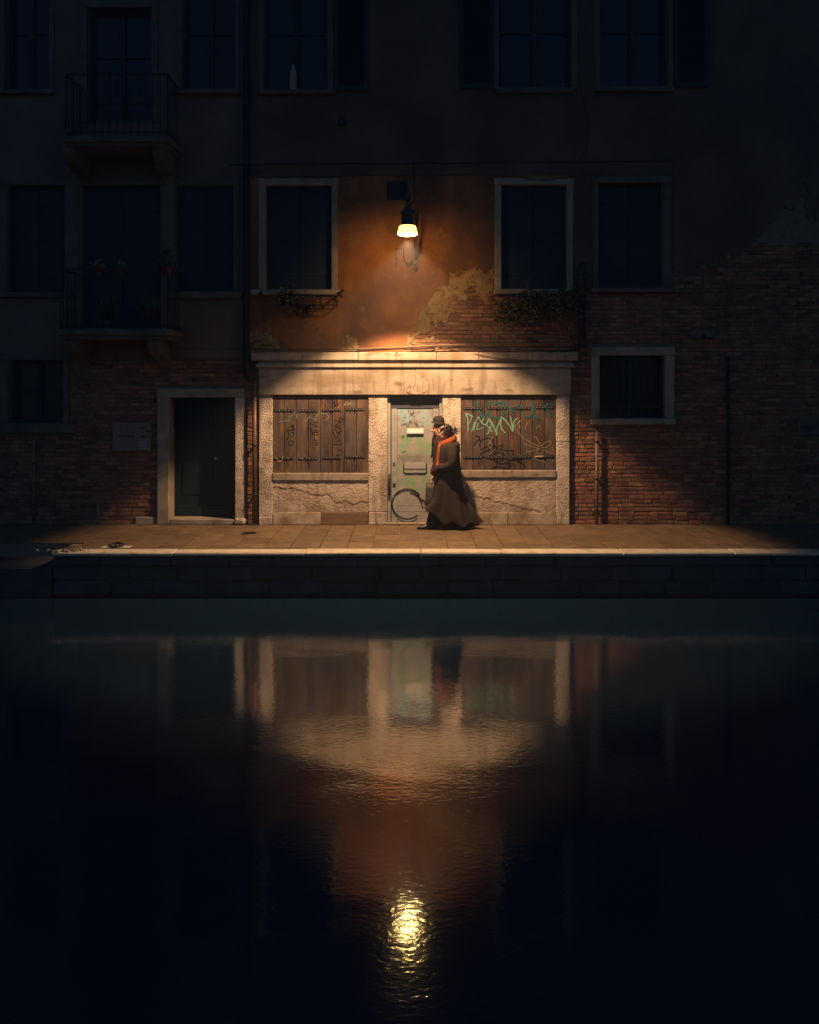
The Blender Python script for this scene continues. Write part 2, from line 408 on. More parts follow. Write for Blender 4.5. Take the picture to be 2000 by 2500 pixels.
qw = thing('quay_wall', 'wet dark stone quay wall between the white kerb and the canal', 'quay wall', (0, QUAY_Y + .03, -1.2))
mb = MB(); mb.box(NOTCH_X + .01, 12, QUAY_Y + .05, QUAY_Y + .205, -1.2, -.05); build('core', mb, QUAY, qw)
for (z0, z1) in ((-.19, -.048), (-.385, -.195), (-.58, -.39), (-.80, -.585)):
    x = NOTCH_X + rng.uniform(0, .02)
    while x < 9.8:
        w = rng.uniform(.55, 1.2)
        mb = MB(); yo = rng.uniform(.012, .03)
        mb.box(x + .006, min(x + w, 10) - .006, QUAY_Y + yo, QUAY_Y + .12, z0 + .004, z1 - .004, c=.018, jit=.008)
        build('stone', mb, QUAY, qw); x += w

# ------------------------------------------------------------------ facade helpers
def holes_sheet(x0, x1, z0, z1, holes, y):
    """flat wall face with rectangular openings"""
    xs = sorted({x0, x1, *[min(max(v, x0), x1) for h in holes for v in h[:2]]})
    zs = sorted({z0, z1, *[min(max(v, z0), z1) for h in holes for v in h[2:]]})
    mb = MB()
    idx = {}
    def vid(x, z):
        if (x, z) not in idx: idx[(x, z)] = len(mb.v); mb.v.append((x, y, z))
        return idx[(x, z)]
    for a, b in zip(xs, xs[1:]):
        for c, d in zip(zs, zs[1:]):
            mx, mz = (a + b) / 2, (c + d) / 2
            if any(h[0] < mx < h[1] and h[2] < mz < h[3] for h in holes): continue
            mb.quad([vid(a, c), vid(b, c), vid(b, d), vid(a, d)])
    return mb
def masonry(x0, x1, z0, z1, holes, y=.012, depth=.42):
    mb = holes_sheet(x0, x1, z0, z1, holes, y)
    for (a, b, c, d) in holes:
        mb.add([(a, y, c), (b, y, c), (b, y, d), (a, y, d), (a, depth, c), (b, depth, c), (b, depth, d), (a, depth, d)],
               [(0, 4, 7, 3), (1, 2, 6, 5), (3, 7, 6, 2), (0, 1, 5, 4)])
    return mb

def iso_sheet(f, x0, x1, z0, z1, cell, yf, yb, relief=.003, rs=9.0):
    """a plaster coat: kept where f(x,z) > 0, with a real broken edge going back to yb"""
    nx, nz = max(1, round((x1 - x0) / cell)), max(1, round((z1 - z0) / cell))
    mb = MB(); P = {}; E = {}
    X = [x0 + (x1 - x0) * i / nx for i in range(nx + 1)]; Z = [z0 + (z1 - z0) * j / nz for j in range(nz + 1)]
    F = [[f(a, c) for c in Z] for a in X]
    def yy(x, z): return yf - relief * noise.noise(Vector((x * rs, z * rs, 3.1))) - relief * .6 * noise.noise(Vector((x * 2.2, z * 2.2, 7)))
    def vp(i, j):
        if (i, j) not in P: P[(i, j)] = len(mb.v); mb.v.append((X[i], yy(X[i], Z[j]), Z[j]))
        return P[(i, j)]
    def ve(a, b):
        k = (min(a, b), max(a, b))
        if k not in E:
            (i, j), (p, q) = k; fa, fb = F[i][j], F[p][q]; t = fa / (fa - fb)
            x, z = X[i] + (X[p] - X[i]) * t, Z[j] + (Z[q] - Z[j]) * t
            E[k] = len(mb.v); mb.v.append((x, yy(x, z) + .001, z)); mb.v.append((x, yb, z))
        return E[k]
    for i in range(nx):
        for j in range(nz):
            cs = [(i, j), (i + 1, j), (i + 1, j + 1), (i, j + 1)]
            sg = [F[a][b] > 0 for a, b in cs]
            if not any(sg): continue
            if all(sg): mb.quad([vp(*c) for c in cs], smooth=True); continue
            poly, cr = [], []
            for k in range(4):
                a, b = cs[k], cs[(k + 1) % 4]
                if sg[k]: poly.append(vp(*a))
                if sg[k] != sg[(k + 1) % 4]: e = ve(a, b); poly.append(e); cr.append(e)
            if len(poly) > 2: mb.quad(poly)
            if len(cr) == 2: mb.quad([cr[0], cr[1], cr[1] + 1, cr[0] + 1])
            elif len(cr) == 4:
                mb.quad([cr[0], cr[1], cr[1] + 1, cr[0] + 1]); mb.quad([cr[2], cr[3], cr[3] + 1, cr[2] + 1])
    return mb

def fbm(x, z, s, o=0.0):
    return noise.noise(Vector((x * s, z * s, o))) + .5 * noise.noise(Vector((x * s * 2.1, z * s * 2.1, o + 5))) + .25 * noise.noise(Vector((x * s * 4.3, z * s * 4.3, o + 9)))
def in_poly(x, z, P):
    """signed distance-like value: positive inside"""
    d = 1e9; ins = False
    for (a, b), (c, e) in zip(P, P[1:] + P[:1]):
        if (b > z) != (e > z) and x < (c - a) * (z - b) / (e - b) + a: ins = not ins
        t = max(0, min(1, ((x - a) * (c - a) + (z - b) * (e - b)) / ((c - a) ** 2 + (e - b) ** 2 + 1e-12)))
        d = min(d, math.hypot(x - a - t * (c - a), z - b - t * (e - b)))
    return d if ins else -d
def rect_out(x, z, h): # >0 outside the rectangle
    return max(h[0] - x, x - h[1], h[2] - z, z - h[3])

CH = .0685
def lay_bricks(bld, x0, x1, z0, z1, holes, single, budget, seed, yf=-.004, name='brick'):
    """courses of bricks; those for which single(x,z) holds become parts, the rest one joined part"""
    rg = random.Random(seed); rest = MB(); n = 0
    protos = {}
    row = 0; z = z0
    while z + .03 < z1:
        zt = min(z + CH - .012, z1)
        iv = [(x0, x1)]
        for h in holes:
            if h[2] < zt and h[3] > z:
                nv = []
                for a, b in iv:
                    if h[1] <= a or h[0] >= b: nv.append((a, b)); continue
                    if h[0] > a: nv.append((a, h[0]))
                    if h[1] < b: nv.append((h[1], b))
                iv = nv
        for a, b in iv:
            x = a
            first = True
            while x < b - .03:
                w = rg.choice((.13, .19, .24, .24, .26)) * rg.uniform(.92, 1.06)
                if first and row % 2: w *= .55
                first = False
                e = min(x + w, b)
                if b - e < .05: e = b
                xa, xb = x + .005, e - .006
                if xb - xa > .02:
                    yo = yf + rg.uniform(-.006, .007)
                    if single(x, z) and n < budget:
                        n += 1; L = round((xb - xa) / .03) * .03; L = max(L, .03)
                        key = (L, rg.randrange(3))
                        if key not in protos:
                            mb = MB(); mb.brick(-L / 2, L / 2, 0, .05, 0, CH - .012, rng=rg, rough=.0055)
                            o = build(name, mb, BRICK, bld); protos[key] = o
                        else:
                            o = protos[key].copy(); COL.objects.link(o); o.parent = bld; o.matrix_parent_inverse = protos[key].matrix_parent_inverse.copy()
                        o.location = ((xa + xb) / 2, yo, z); o.scale = ((xb - xa) / L, 1, (zt - z) / (CH - .012))
                        o.rotation_euler = (0, rg.uniform(-.012, .012), 0)
                    else:
                        rest.brick(xa, xb, yo, .05, z, zt, t=rg.random(), rng=rg)
                x = e
        z += CH; row += 1
    if rest.v: build('brickwork', rest, BRICK, bld, kind='stuff', fix=False)
    return n

def window(bld, o, fl, fr, ft, sill, mullions=1, bars=False, proud=-.045, label=None, shutters=False, rails=(.5,), closed=False, stone=None):
    """opening o = (x0,x1,z0,z1); stone surround widths; sill = (x0,x1,z0,z1) or None"""
    x0, x1, z0, z1 = o
    mb = MB(); mb.box(x0 - .01, x1 + .01, .20, .215, z0 - .01, z1 + .01)
    w = build('window', mb, GLASS, bld)
    if label: w['label'] = label
    fw = .055
    FS = stone or FRAME_STONE
    if closed:
        # two solid boarded leaves pulled shut inside the reveal
        cx = (x0 + x1) / 2; rails = (); mullions = 0
        for a, b in ((x0 + .004, cx - .003), (cx + .003, x1 - .004)):
            boxpart('shutter', (a, b, .10, .13, z0 + .004, z1 - .004), SHUTTER_PAINT, w, c=.004)
            for q in (.16, .5, .84): boxpart('shutter_rail', (a + .03, b - .03, .088, .0995, z0 + (z1 - z0) * q - .04, z0 + (z1 - z0) * q + .04), SHUTTER_PAINT, w, c=.004)
    mb = MB()
    mb.box(x0, x0 + fw, .14, .198, z0, z1); mb.box(x1 - fw, x1, .14, .198, z0, z1)
    mb.box(x0 + fw, x1 - fw, .14, .198, z1 - fw, z1); mb.box(x0 + fw, x1 - fw, .14, .198, z0, z0 + fw * 1.3)
    build('frame', mb, CASEMENT, w)
    for k in range(mullions):
        cx = x0 + (x1 - x0) * (k + 1) / (mullions + 1)
        boxpart('mullion', (cx - .04, cx + .04, .145, .197, z0 + fw * 1.3, z1 - fw), CASEMENT, w, c=.004)
    for r_ in rails:
        zz = z0 + (z1 - z0) * r_
        for k in range(mullions + 1):
            a = x0 + fw if k == 0 else x0 + (x1 - x0) * k / (mullions + 1) + .04
            b = x1 - fw if k == mullions else x0 + (x1 - x0) * (k + 1) / (mullions + 1) - .04
            boxpart('glazing_bar', (a, b, .16, .196, zz - .014, zz + .014), CASEMENT, w, c=.003)
    if bars:
        n = 9
        for k in range(n):
            cx = x0 + (x1 - x0) * (k + .5) / n
            mb = MB(); mb.tube([(cx, .07, z0 - .01), (cx, .07, z1 + .01)], .009, 6); build('bar', mb, IRON, w)
        mb = MB(); mb.box(x0 - .01, x1 + .01, .06, .066, z0 + .17, z0 + .2); build('cross_bar', mb, IRON, w)
    if shutters:
        # two louvred leaves folded back flat against the wall
        for sgn in (shutters if isinstance(shutters, tuple) else (-1, 1)):
            a = x0 - fl - .55 if sgn < 0 else x1 + fr + .01
            mb = MB(); b = a + .54
            mb.box(a, a + .06, -.075, -.035, z0, z1); mb.box(b - .06, b, -.075, -.035, z0, z1)
            mb.box(a + .06, b - .06, -.075, -.035, z0, z0 + .08); mb.box(a + .06, b - .06, -.075, -.035, z1 - .08, z1)
            sh = build('shutter', mb, SHUTTER_PAINT, w)
            zz = z0 + .085
            lou = MB()
            while zz < z1 - .11:
                lou.add([(a + .06, -.07, zz), (b - .06, -.07, zz), (b - .06, -.042, zz + .035), (a + .06, -.042, zz + .035)], [(0, 1, 2, 3)]); zz += .04
            lv = build('louvre', lou, SHUTTER_PAINT, w, kind='stuff', fix=False)
    if fl: boxpart('jamb', (x0 - fl, x0, proud, .12, z0, z1), FS, w, c=.008, jit=.003)
    if fr: boxpart('jamb', (x1, x1 + fr, proud, .12, z0, z1), FS, w, c=.008, jit=.003)
    if ft: boxpart('lintel', (x0 - fl - .01, x1 + fr + .01, proud - .004, .12, z1, z1 + ft), FS, w, c=.008, jit=.003)
    if sill: boxpart('sill', (sill[0], sill[1], proud - .07, .16, sill[2], sill[3]), FS, w, c=.012, jit=.004)
    return w
def rect(px0, px1, py0, py1): return (wx(px0), wx(px1), wz(py1), wz(py0))

TOP = 10.6
SPLIT = wx(599)
# ------------------------------------------------------------------ the shop house
shop = thing('shop_house', 'rust orange plastered house with a boarded stone shopfront under the lit wall lamp', 'house', (2.5, 0, 0))
W1, W2, W3, W4 = rect(650, 810, 453, 708), rect(1224, 1384, 452, 707), rect(1461, 1618, 447, 703), rect(1463, 1623, 868, 1021)
U4, U5, U6 = rect(645, 800, -75, 223), rect(1218, 1395, -75, 218), rect(1465, 1630, -75, 215)
DOOR = (wx(946), wx(1080), 0.0, wz(965))
shop_holes = [W1, W2, W3, W4, U4, U5, U6, DOOR]
build('wall', masonry(SPLIT, 10.2, -.05, TOP, shop_holes), MORTAR, shop)
boxpart('core', (SPLIT + .005, 10.2, .42, 7, -.05, TOP), CONCRETE, shop, c=0)
boxpart('eaves', (SPLIT + .003, 10.3, -.35, 7.1, TOP + .003, TOP + .15), FRAME_STONE, shop, c=.02)

CORN_TOP = wz(860, -.15)
def fr_rect(o, l, r, t, b): return (o[0] - l, o[1] + r, o[2] - b, o[3] + t)
F1, F2, F3 = fr_rect(W1, .12, .10, .11, .09), fr_rect(W2, .11, .10, .11, .09), fr_rect(W3, .10, .14, .10, .08)
F4 = fr_rect(W4, .13, .15, .14, .10)
wz_sill = wz(715)

# the coat of orange plaster, broken away round the bare patch
def cpx(P, ox, oy, s): return [at(ox + a / s, oy + b / s) for a, b in P]
PATCH = cpx([(1010, 545), (1100, 520), (1215, 515), (1225, 640), (1800, 645), (1800, 990), (760, 990), (790, 880), (800, 850), (835, 790), (850, 740), (880, 690), (900, 655), (950, 615), (985, 580)], 600, 400, 2.006)
PATCH2 = cpx([(-60, 830), (60, 822), (110, 828), (150, 850), (190, 890), (205, 960), (-60, 960)], 600, 400, 2.006)
PATCH3 = cpx([(440, 960), (455, 890), (480, 840), (505, 815), (530, 845), (560, 870), (555, 960)], 600, 400, 2.006)
BARE = cpx([(1130, 640), (1260, 640), (1800, 645), (1800, 990), (840, 990), (860, 868), (900, 850), (930, 800), (1000, 765), (1010, 710), (1085, 655)], 600, 400, 2.006)
def f_rust(x, z):
    d = max(in_poly(x, z, PATCH), in_poly(x, z, PATCH2), in_poly(x, z, PATCH3) - .02)
    v = -d + .07 * fbm(x, z, 4.5) + .06 * fbm(x, z, 17, 4) + .03 * fbm(x, z, 40, 6)
    for F in (F1, F2): v = min(v, rect_out(x, z, F) - .002)
    return v
def f_under(x, z):
    d = in_poly(x, z, PATCH) + .06
    if in_poly(x, z, PATCH3) > -.06: d = max(d, in_poly(x, z, PATCH3) + .06)
    if in_poly(x, z, PATCH2) > -.06: d = max(d, in_poly(x, z, PATCH2) + .06)
    b = in_poly(x, z, BARE)
    # render hangs on longest in the joints, so the break follows the courses
    course = abs(((z / CH) % 1) - .5) - .25
    v = min(d, -b * .8 - .05 + .20 * fbm(x, z, 4.5, 2) + .09 * fbm(x, z, 15, 8) + .10 * course + .0)
    v = min(v, abs(fbm(x, z * 1.6, 2.6, 20)) * .9 - .030 + .04 * fbm(x, z, 20, 1))
    for F in (F1, F2): v = min(v, rect_out(x, z, F) - .002)
    return v
ZC = CORN_TOP + .003
XL, XR = wx(630), wx(1396)
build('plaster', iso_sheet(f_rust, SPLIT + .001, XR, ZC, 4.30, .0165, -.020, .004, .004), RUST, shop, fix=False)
for xa_, xb_ in ((SPLIT + .001, wx(740)), (wx(740), wx(920)), (wx(920), XR)):
    build('undercoat', iso_sheet(f_under, xa_, xb_, ZC, 4.30, .0165, -.0115, .006, .004, rs=14), UNDER, shop, fix=False)
hi_holes = [F1, F2, F3, fr_rect(U4, .10, .10, .1, .09), fr_rect(U5, .09, .09, .1, .09), fr_rect(U6, .09, .09, .1, .09)]
BAND = wz(428)
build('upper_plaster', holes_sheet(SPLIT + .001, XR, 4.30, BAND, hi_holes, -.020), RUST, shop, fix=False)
build('top_plaster', holes_sheet(SPLIT + .001, XR, BAND, TOP, hi_holes, -.022), DIM_PLASTER, shop, fix=False)
def f_right(x, z):
    v = (z - 3.95) * .5 - max(0, x - 4.2) * .22 + .42 * fbm(x, z, 1.2, 3) + .12 * fbm(x, z, 6, 1)
    if x < 3.0: v = max(v, (z - 3.80) * 1.2 + .05 * fbm(x, z, 6, 1))
    return min(v, rect_out(x, z, F3) - .002)
build('right_plaster', iso_sheet(f_right, XR, 10.2, 3.5, 6.4, .035, -.020, .004, .004), DIM_PLASTER, shop, fix=False)
build('top_plaster', holes_sheet(XR, 10.2, 6.4, TOP, hi_holes, -.020), DIM_PLASTER, shop, fix=False)

for (o, l, r, t, s, kw) in (
        (W1, .12, .10, .11, (wx(614), wx(830), wz(721), W1[2]), dict(label='middle floor window with a pot of flowers on its sill', closed=True)),
        (W2, .11, .10, .11, (wx(1205), wx(1400), wz(719), W2[2]), dict(label='middle floor window above the hanging plants', closed=True)),
        (W3, .10, .14, .10, (wx(1440), wx(1645), wz(714), W3[2]), dict(shutters=(), closed=True, stone=DIM_GRIMY)),
        (U4, .10, .10, .10, (wx(636), wx(822), wz(232), U4[2]), dict(shutters=(1,), stone=DIM_GRIMY)),
        (U5, .09, .09, .10, (wx(1210), wx(1398), wz(230), U5[2]), dict(shutters=(-1,), stone=DIM_GRIMY)),
        (U6, .09, .09, .10, (wx(1452), wx(1642), wz(226), U6[2]), dict(shutters=(1,), stone=DIM_GRIMY))):
    window(shop, o, l, r, t, s, **kw)
w4 = window(shop, W4, .13, .15, .14, (W4[0] - .15, W4[1] + .16, W4[2] - .10, W4[2]), bars=True, mullions=1, rails=(.35, .68), label='small barred ground floor window in the brick wall')

# bare brick of the shop house
low_holes = [F4, fr_rect(W2, .11, .10, .11, .09), fr_rect(W3, .10, .14, .10, .08)]
shop_front = (wx(632), wx(1391), -1, CORN_TOP - .02)
n1 = lay_bricks(shop, XR - .015, 10.2, .004, 4.6, low_holes, lambda x, z: x < 4.75 and z < 1.62 or (x < 3.0 and z < 2.8), 265, 11)
n2 = lay_bricks(shop, SPLIT + .004, wx(631), .004, 2.80, [], lambda x, z: True, 300 - n1, 12)
lay_bricks(shop, SPLIT + .004, XR - .02, ZC + .02, 4.28, low_holes + [F1], lambda x, z: False, 0, 13)

# --- stone shopfront
def stone_run(name, x0, x1, yf, yb, z0, z1, joints, m, c=.01, jit=.003):
    xs = [x0] + [j for j in joints if x0 < j < x1] + [x1]
    for a, b in zip(xs, xs[1:]): boxpart(name, (a + .0015, b - .0015, yf + random.uniform(-.003, .003), yb, z0, z1), m, shop, c=c, jit=jit)
cj = [wx(600 + v / 2.006) for v in (275, 553, 740, 935, 1140, 1400)]
stone_run('cornice_block', wx(612, -.16), wx(1412, -.16), -.165, .03, wz(880, -.16), CORN_TOP, cj, SMOOTH_STONE, .012)
boxpart('cornice_bed', (wx(632), wx(1396), -.105, .03, wz(889, -.12), wz(880, -.16)), SMOOTH_STONE, shop, c=.004)
boxpart('moulding', (wx(628), wx(1398), -.145, .03, wz(897, -.14), wz(888, -.14)), SMOOTH_STONE, shop, c=.006)
stone_run('lintel_slab', wx(634), wx(1392), -.112, .03, wz(964, -.11), wz(897, -.14), [wx(1015)], SMOOTH_STONE, .008, .002)
LZ = wz(964, -.11)
PY = -.068
def pillar(px0, px1, pbase, cuts, split=None):
    zb = wz(pbase, PY); zs = [zb] + [wz(c, PY) for c in cuts] + [LZ - .002]
    for a, b in zip(zs, zs[1:]): boxpart('pillar_block', (wx(px0, PY), wx(px1, PY), PY + random.uniform(-.003, .003), .03, a + .002, b - .002), STONE, shop, c=.008, jit=.004)
    xs = [px0] + ([split] if split else []) + [px1]
    for a, b in zip(xs, xs[1:]): boxpart('base_block', (wx(a, PY) + .003, wx(b, PY) - .003, PY - .012, .03, .003, zb - .003), STONE, shop, c=.01, jit=.004)
pillar(632, 665, 1261, [])
pillar(900, 946, 1250, [], 918)
pillar(1080, 1125, 1262, [1014, 1150])
pillar(1359, 1391, 1261, [1078])

def shutter_front(name, px0, px1, ptop, pbot, hinge_rows, hinges, label):
    Y = -.052
    x0, x1, z0, z1 = wx(px0, Y), wx(px1, Y), wz(pbot, Y), wz(ptop - 14, Y)
    mb = MB(); mb.box(x0, x1, Y + .03, .008, z0, z1); sh = build(name, mb, CASEMENT, shop); sh['label'] = label
    n = 8
    for k in range(n):
        a, b = x0 + (x1 - x0) * k / n, x0 + (x1 - x0) * (k + 1) / n
        yo = random.uniform(-.0015, .0015)
        boxpart('plank', (a + .0035, b - .0035, Y + yo, Y + .028, z0 + random.uniform(0, .006), z1), WOOD, sh, c=.004)
    for row in hinge_rows:
        for (ha, hb, hy) in row:
            xa, xb, zc = wx(ha, Y), wx(hb, Y), wz(hy, Y)
            mb = MB(); mb.box(xa, xb, Y - .010, Y - .003, zc - .020, zc + .020, c=.002)
            mb.tube([((xa + xb) / 2, Y - .008, zc - .032), ((xa + xb) / 2, Y - .008, zc + .024)], .010, 8)
            for q in range(6):
                cx = xa + (xb - xa) * (q + .5) / 6
                mb.sphere((cx, Y - .011, zc + .001), (.007, .004, .007), 6, 1)
            build('hinge', mb, [IRON, RIVET], sh)
    return sh, Y
def hr(v, ys): return [(600 + a / 2.006, 600 + b / 2.006, 840 + ys[i] / 2.006) for i, (a, b) in enumerate(v)]
lv, rv = [(140, 235), (258, 353), (373, 466), (489, 582)], [(1066, 1159), (1182, 1276), (1302, 1394), (1418, 1508)]
lsh, SY = shutter_front('shop_shutter', 665, 900, 976, 1155, [hr(lv, (325, 326, 323, 320)), hr(lv, (559, 560, 557, 552))], lv, 'left plank shutter with small black tags')
rsh, _ = shutter_front('shop_shutter', 1126, 1359, 974, 1148, [hr(rv, (315, 314, 314, 310)), hr(rv, (554, 554, 553, 550))], rv, 'right plank shutter with large mint and teal graffiti')

GY = SY - .003
GN = [0]
def strokes(parent, ox, oy, s, lines, w, m, name='graffiti', y=None):
    mb = MB()
    base = (GY if y is None else y)
    for ln in lines:
        GN[0] += 1
        mb.ribbon([at(ox + a / s, oy + b / s, base) for a, b in ln], w, base - .00018 * (GN[0] % 14))
    return build(name, mb, m, parent, fix=False)
def ring(cx, cy, rx, ry=None, a0=0, a1=360, n=14):
    ry = ry or rx
    return [(cx + rx * math.cos(R(a0 + (a1 - a0) * i / n)), cy + ry * math.sin(R(a0 + (a1 - a0) * i / n))) for i in range(n + 1)]
G5 = (640, 950, 6.161); G6 = (1100, 950, 5.75); G1 = (600, 840, 2.006); GD = (930, 950, 6.341)
strokes(lsh, *G5, [[(240, 500), (320, 482), (400, 475), (410, 430), (470, 385), (500, 375)], [(500, 370), (525, 390), (515, 430), (510, 455)], [(610, 510), (660, 475), (700, 430), (720, 400)], [(700, 420), (760, 440), (810, 470), (800, 430)], [(800, 420), (850, 385), (920, 372), (980, 385), (1000, 420), (970, 460), (940, 475)], [(540, 395), (600, 385)]], .014, P_BLUE)
strokes(lsh, *G5, [[(360, 630), (430, 550), (500, 610)], [(500, 610), (370, 625)], [(440, 560), (470, 535), (470, 580), (440, 600)], [(400, 640), (400, 700), (380, 760)], [(430, 660), (480, 650), (470, 700), (430, 720)], [(440, 760), (400, 800), (440, 850), (480, 800), (440, 770)], [(450, 610), (480, 630)],
    [(720, 490), (735, 540)], [(750, 490), (740, 540)], [(760, 545), (800, 500), (832, 495), (820, 530), (780, 570)], [(780, 570), (850, 555)], [(725, 570), (750, 640), (772, 690)], [(772, 690), (785, 640), (792, 600)], [(792, 600), (830, 640), (812, 690)], [(740, 660), (850, 640)], [(785, 690), (848, 678)], [(790, 720), (800, 775), (840, 760)], [(790, 800), (850, 800)], [(800, 825), (845, 832)],
    ring(1192, 462, 30), [(1068, 450), (1080, 456)], [(1060, 570), (1105, 455)], [(1105, 455), (1165, 520)], [(1165, 520), (1090, 545)], [(1090, 545), (1180, 560)], [(1080, 620), (1100, 575), (1130, 570)], [(1130, 570), (1195, 610), (1160, 660)], [(1110, 600), (1130, 650), (1180, 640)], [(1070, 640), (1110, 740)], [(1110, 740), (1150, 650)], [(1130, 670), (1190, 670)], [(1190, 680), (1180, 760)], [(1090, 780), (1140, 700)], [(1140, 700), (1205, 850)], [(1110, 790), (1190, 760)], [(1070, 830), (1190, 836)],
    [(1140, 930), (1180, 905), (1205, 930), (1195, 980), (1150, 1000), (1115, 985)],
    [(1060, 260), (1090, 190), (1100, 250), (1130, 180), (1140, 240), (1175, 180)], [(1070, 270), (1150, 235)]], .0095, P_BLACK)
strokes(lsh, *G5, [[(1245, 250), (1250, 205), (1285, 200)], [(1248, 228), (1275, 225)], [(1285, 248), (1300, 203), (1312, 245)], [(1290, 232), (1308, 230)], [(1315, 203), (1346, 200)], [(1331, 202), (1330, 245)], [(1348, 245), (1350, 205)], [(1350, 205), (1364, 203)], [(1350, 226), (1362, 222)], [(1349, 244), (1364, 240)]], .0065, P_CREAM)
strokes(lsh, *G5, [[(1430, 440), (1450, 500), (1435, 535)], [(1490, 450), (1455, 505)], ring(1475, 590, 28), [(1430, 650), (1500, 650)], [(1430, 700), (1500, 700)], [(1465, 650), (1465, 740)], [(1420, 850), (1470, 860), (1430, 910)], [(1290, 410), (1330, 440), (1290, 470)], [(710, 210), (760, 250), (800, 220), (830, 260)], [(960, 205), (965, 250)], [(900, 250), (960, 280)], [(180, 850), (200, 770), (260, 760), (190, 820), (240, 850)]], .004, P_TAN)
strokes(lsh, *G5, [[(185, 1022), (215, 1040)], [(205, 1030), (235, 1048)], [(295, 1040), (310, 1020), (300, 1060)], [(230, 1060), (260, 1085), (310, 1070)], [(375, 1030), (400, 1045)], [(580, 1030), (615, 1045)]], .012, P_CREAM, y=GY - .016)
strokes(rsh, *G6, [[(370, 170), (385, 260), (420, 350), (470, 400)], [(470, 400), (515, 340), (540, 250), (560, 150)], [(520, 300), (545, 350), (590, 395), (680, 410), (745, 360), (745, 280), (690, 235)], [(590, 220), (680, 185), (760, 200), (820, 250), (880, 320)], [(880, 320), (920, 270), (960, 225), (995, 240), (1000, 320)], [(1000, 320), (1050, 390), (1110, 390), (1150, 330)], [(1155, 180), (1160, 300), (1175, 380), (1250, 412)], [(1180, 290), (1240, 255), (1310, 265), (1380, 310), (1412, 400)], [(1300, 250), (1380, 215), (1460, 222)]], .030, P_TEAL)
strokes(rsh, *G6, [[(215, 340), (240, 420), (250, 595)], [(215, 340), (260, 355), (310, 385)], [(310, 385), (240, 510)], [(300, 590), (330, 480)], [(330, 480), (350, 470), (320, 590)], [(340, 500), (390, 380)], [(390, 380), (430, 470)], [(395, 470), (365, 560)], [(365, 570), (470, 540)], [(470, 410), (440, 470), (500, 500), (540, 415)], [(540, 410), (600, 510), (655, 650)], [(655, 650), (650, 560), (700, 430)], [(490, 480), (590, 606)], [(550, 460), (580, 490), (520, 640)], [(720, 380), (705, 520), (770, 620)], [(720, 390), (800, 470), (880, 600)], [(840, 380), (860, 480), (880, 600)], [(880, 600), (890, 460), (945, 405)], [(930, 500), (980, 440)], [(965, 500), (975, 550)], [(880, 540), (910, 500)]], .019, P_MINT)
strokes(rsh, *G6, [[(910, 520), (915, 570), (960, 620), (1010, 670), (1030, 700)], [(540, 680), (600, 675)], [(600, 675), (560, 720), (530, 705)], [(530, 705), (580, 740), (525, 748)], ring(560, 790, 26), [(550, 820), (590, 880), (540, 920)], [(1050, 580), (1065, 500), (1100, 460)], [(1200, 570), (1240, 510), (1270, 550)]], .0045, P_CREAM)
strokes(rsh, *G6, [[(320, 800), (370, 730), (412, 690), (390, 660), (345, 655)], [(440, 700), (410, 790), (440, 850), (490, 810), (590, 780)], [(400, 730), (500, 690), (590, 720), (620, 780), (560, 840), (450, 890), (430, 940), (520, 970)], [(520, 960), (600, 900), (690, 890), (760, 960), (700, 1010), (620, 1010), (580, 960)], [(620, 810), (740, 780)], [(740, 780), (690, 855), (640, 800)], [(690, 855), (890, 860)], [(890, 860), (880, 920), (900, 990)], [(900, 990), (800, 990), (720, 900)], [(730, 880), (800, 1000), (832, 1050), (830, 1110)], [(880, 1000), (970, 1000), (1060, 1100)], [(930, 1010), (1000, 1040), (1050, 1090)], [(650, 1040), (720, 1045), (800, 1030)], [(575, 1110), (650, 1085), (780, 1105)], [(390, 1010), (410, 1060)], [(420, 1000), (455, 1055)], [(560, 850), (640, 940), (660, 1010)]], .0145, P_BLACK)
strokes(rsh, *G6, [[(1170, 680), (1200, 670), (1240, 740), (1260, 800)], [(1270, 800), (1340, 745), (1410, 730), (1405, 775), (1340, 820), (1280, 820)], [(1030, 760), (1100, 790), (1250, 840)], [(1050, 700), (1130, 750), (1250, 810)], [(1250, 845), (1140, 870), (1060, 900)], [(1060, 900), (1080, 850)], [(1290, 850), (1380, 890), (1460, 910)], [(1460, 905), (1430, 800)], [(1240, 860), (1200, 900), (1300, 905)], [(1180, 985), (1240, 1000), (1300, 1010), (1315, 1032)]], .013, P_TAN)
strokes(rsh, *G6, [[(1180, 945), (1240, 942), (1308, 940)]], .026, P_CREAM, y=GY - .016)

for (a, b, t, u) in ((664, 900, 1155, 1173), (1125, 1359, 1148, 1166)):
    boxpart('shop_sill', (wx(a, -.075) + .003, wx(b, -.075) - .003, -.082, .01, wz(u, -.08), wz(t, -.08)), SMOOTH_STONE, shop, c=.008, jit=.003)
def panel_low(px0, px1, ptop, crack):
    x0, x1, z0, z1 = wx(px0, -.055) + .003, wx(px1, -.055) - .003, wz(1251, -.055), wz(ptop, -.055) - .004
    boxpart('rendered_panel', (x0, x1, -.048, .01, z0, z1), PANEL, shop, c=.003)
    def f(x, z): return crack(x, z) + .03 * fbm(x, z, 9, 2) + .012 * fbm(x, z, 34, 3)
    p = shop.children[-1]
    build('render_skin', iso_sheet(f, x0 + .002, x1 - .002, z0, z1 - .002, .011, -.056, -.047, .003, rs=16), PANEL, shop, fix=False)
crk = [at(640 + a / 6.161, 950 + b / 6.161, -.055) for a, b in [(140, 1470), (320, 1490), (500, 1500), (700, 1545), (840, 1590), (980, 1575), (1130, 1700), (1230, 1690), (1420, 1730), (1520, 1690)]]
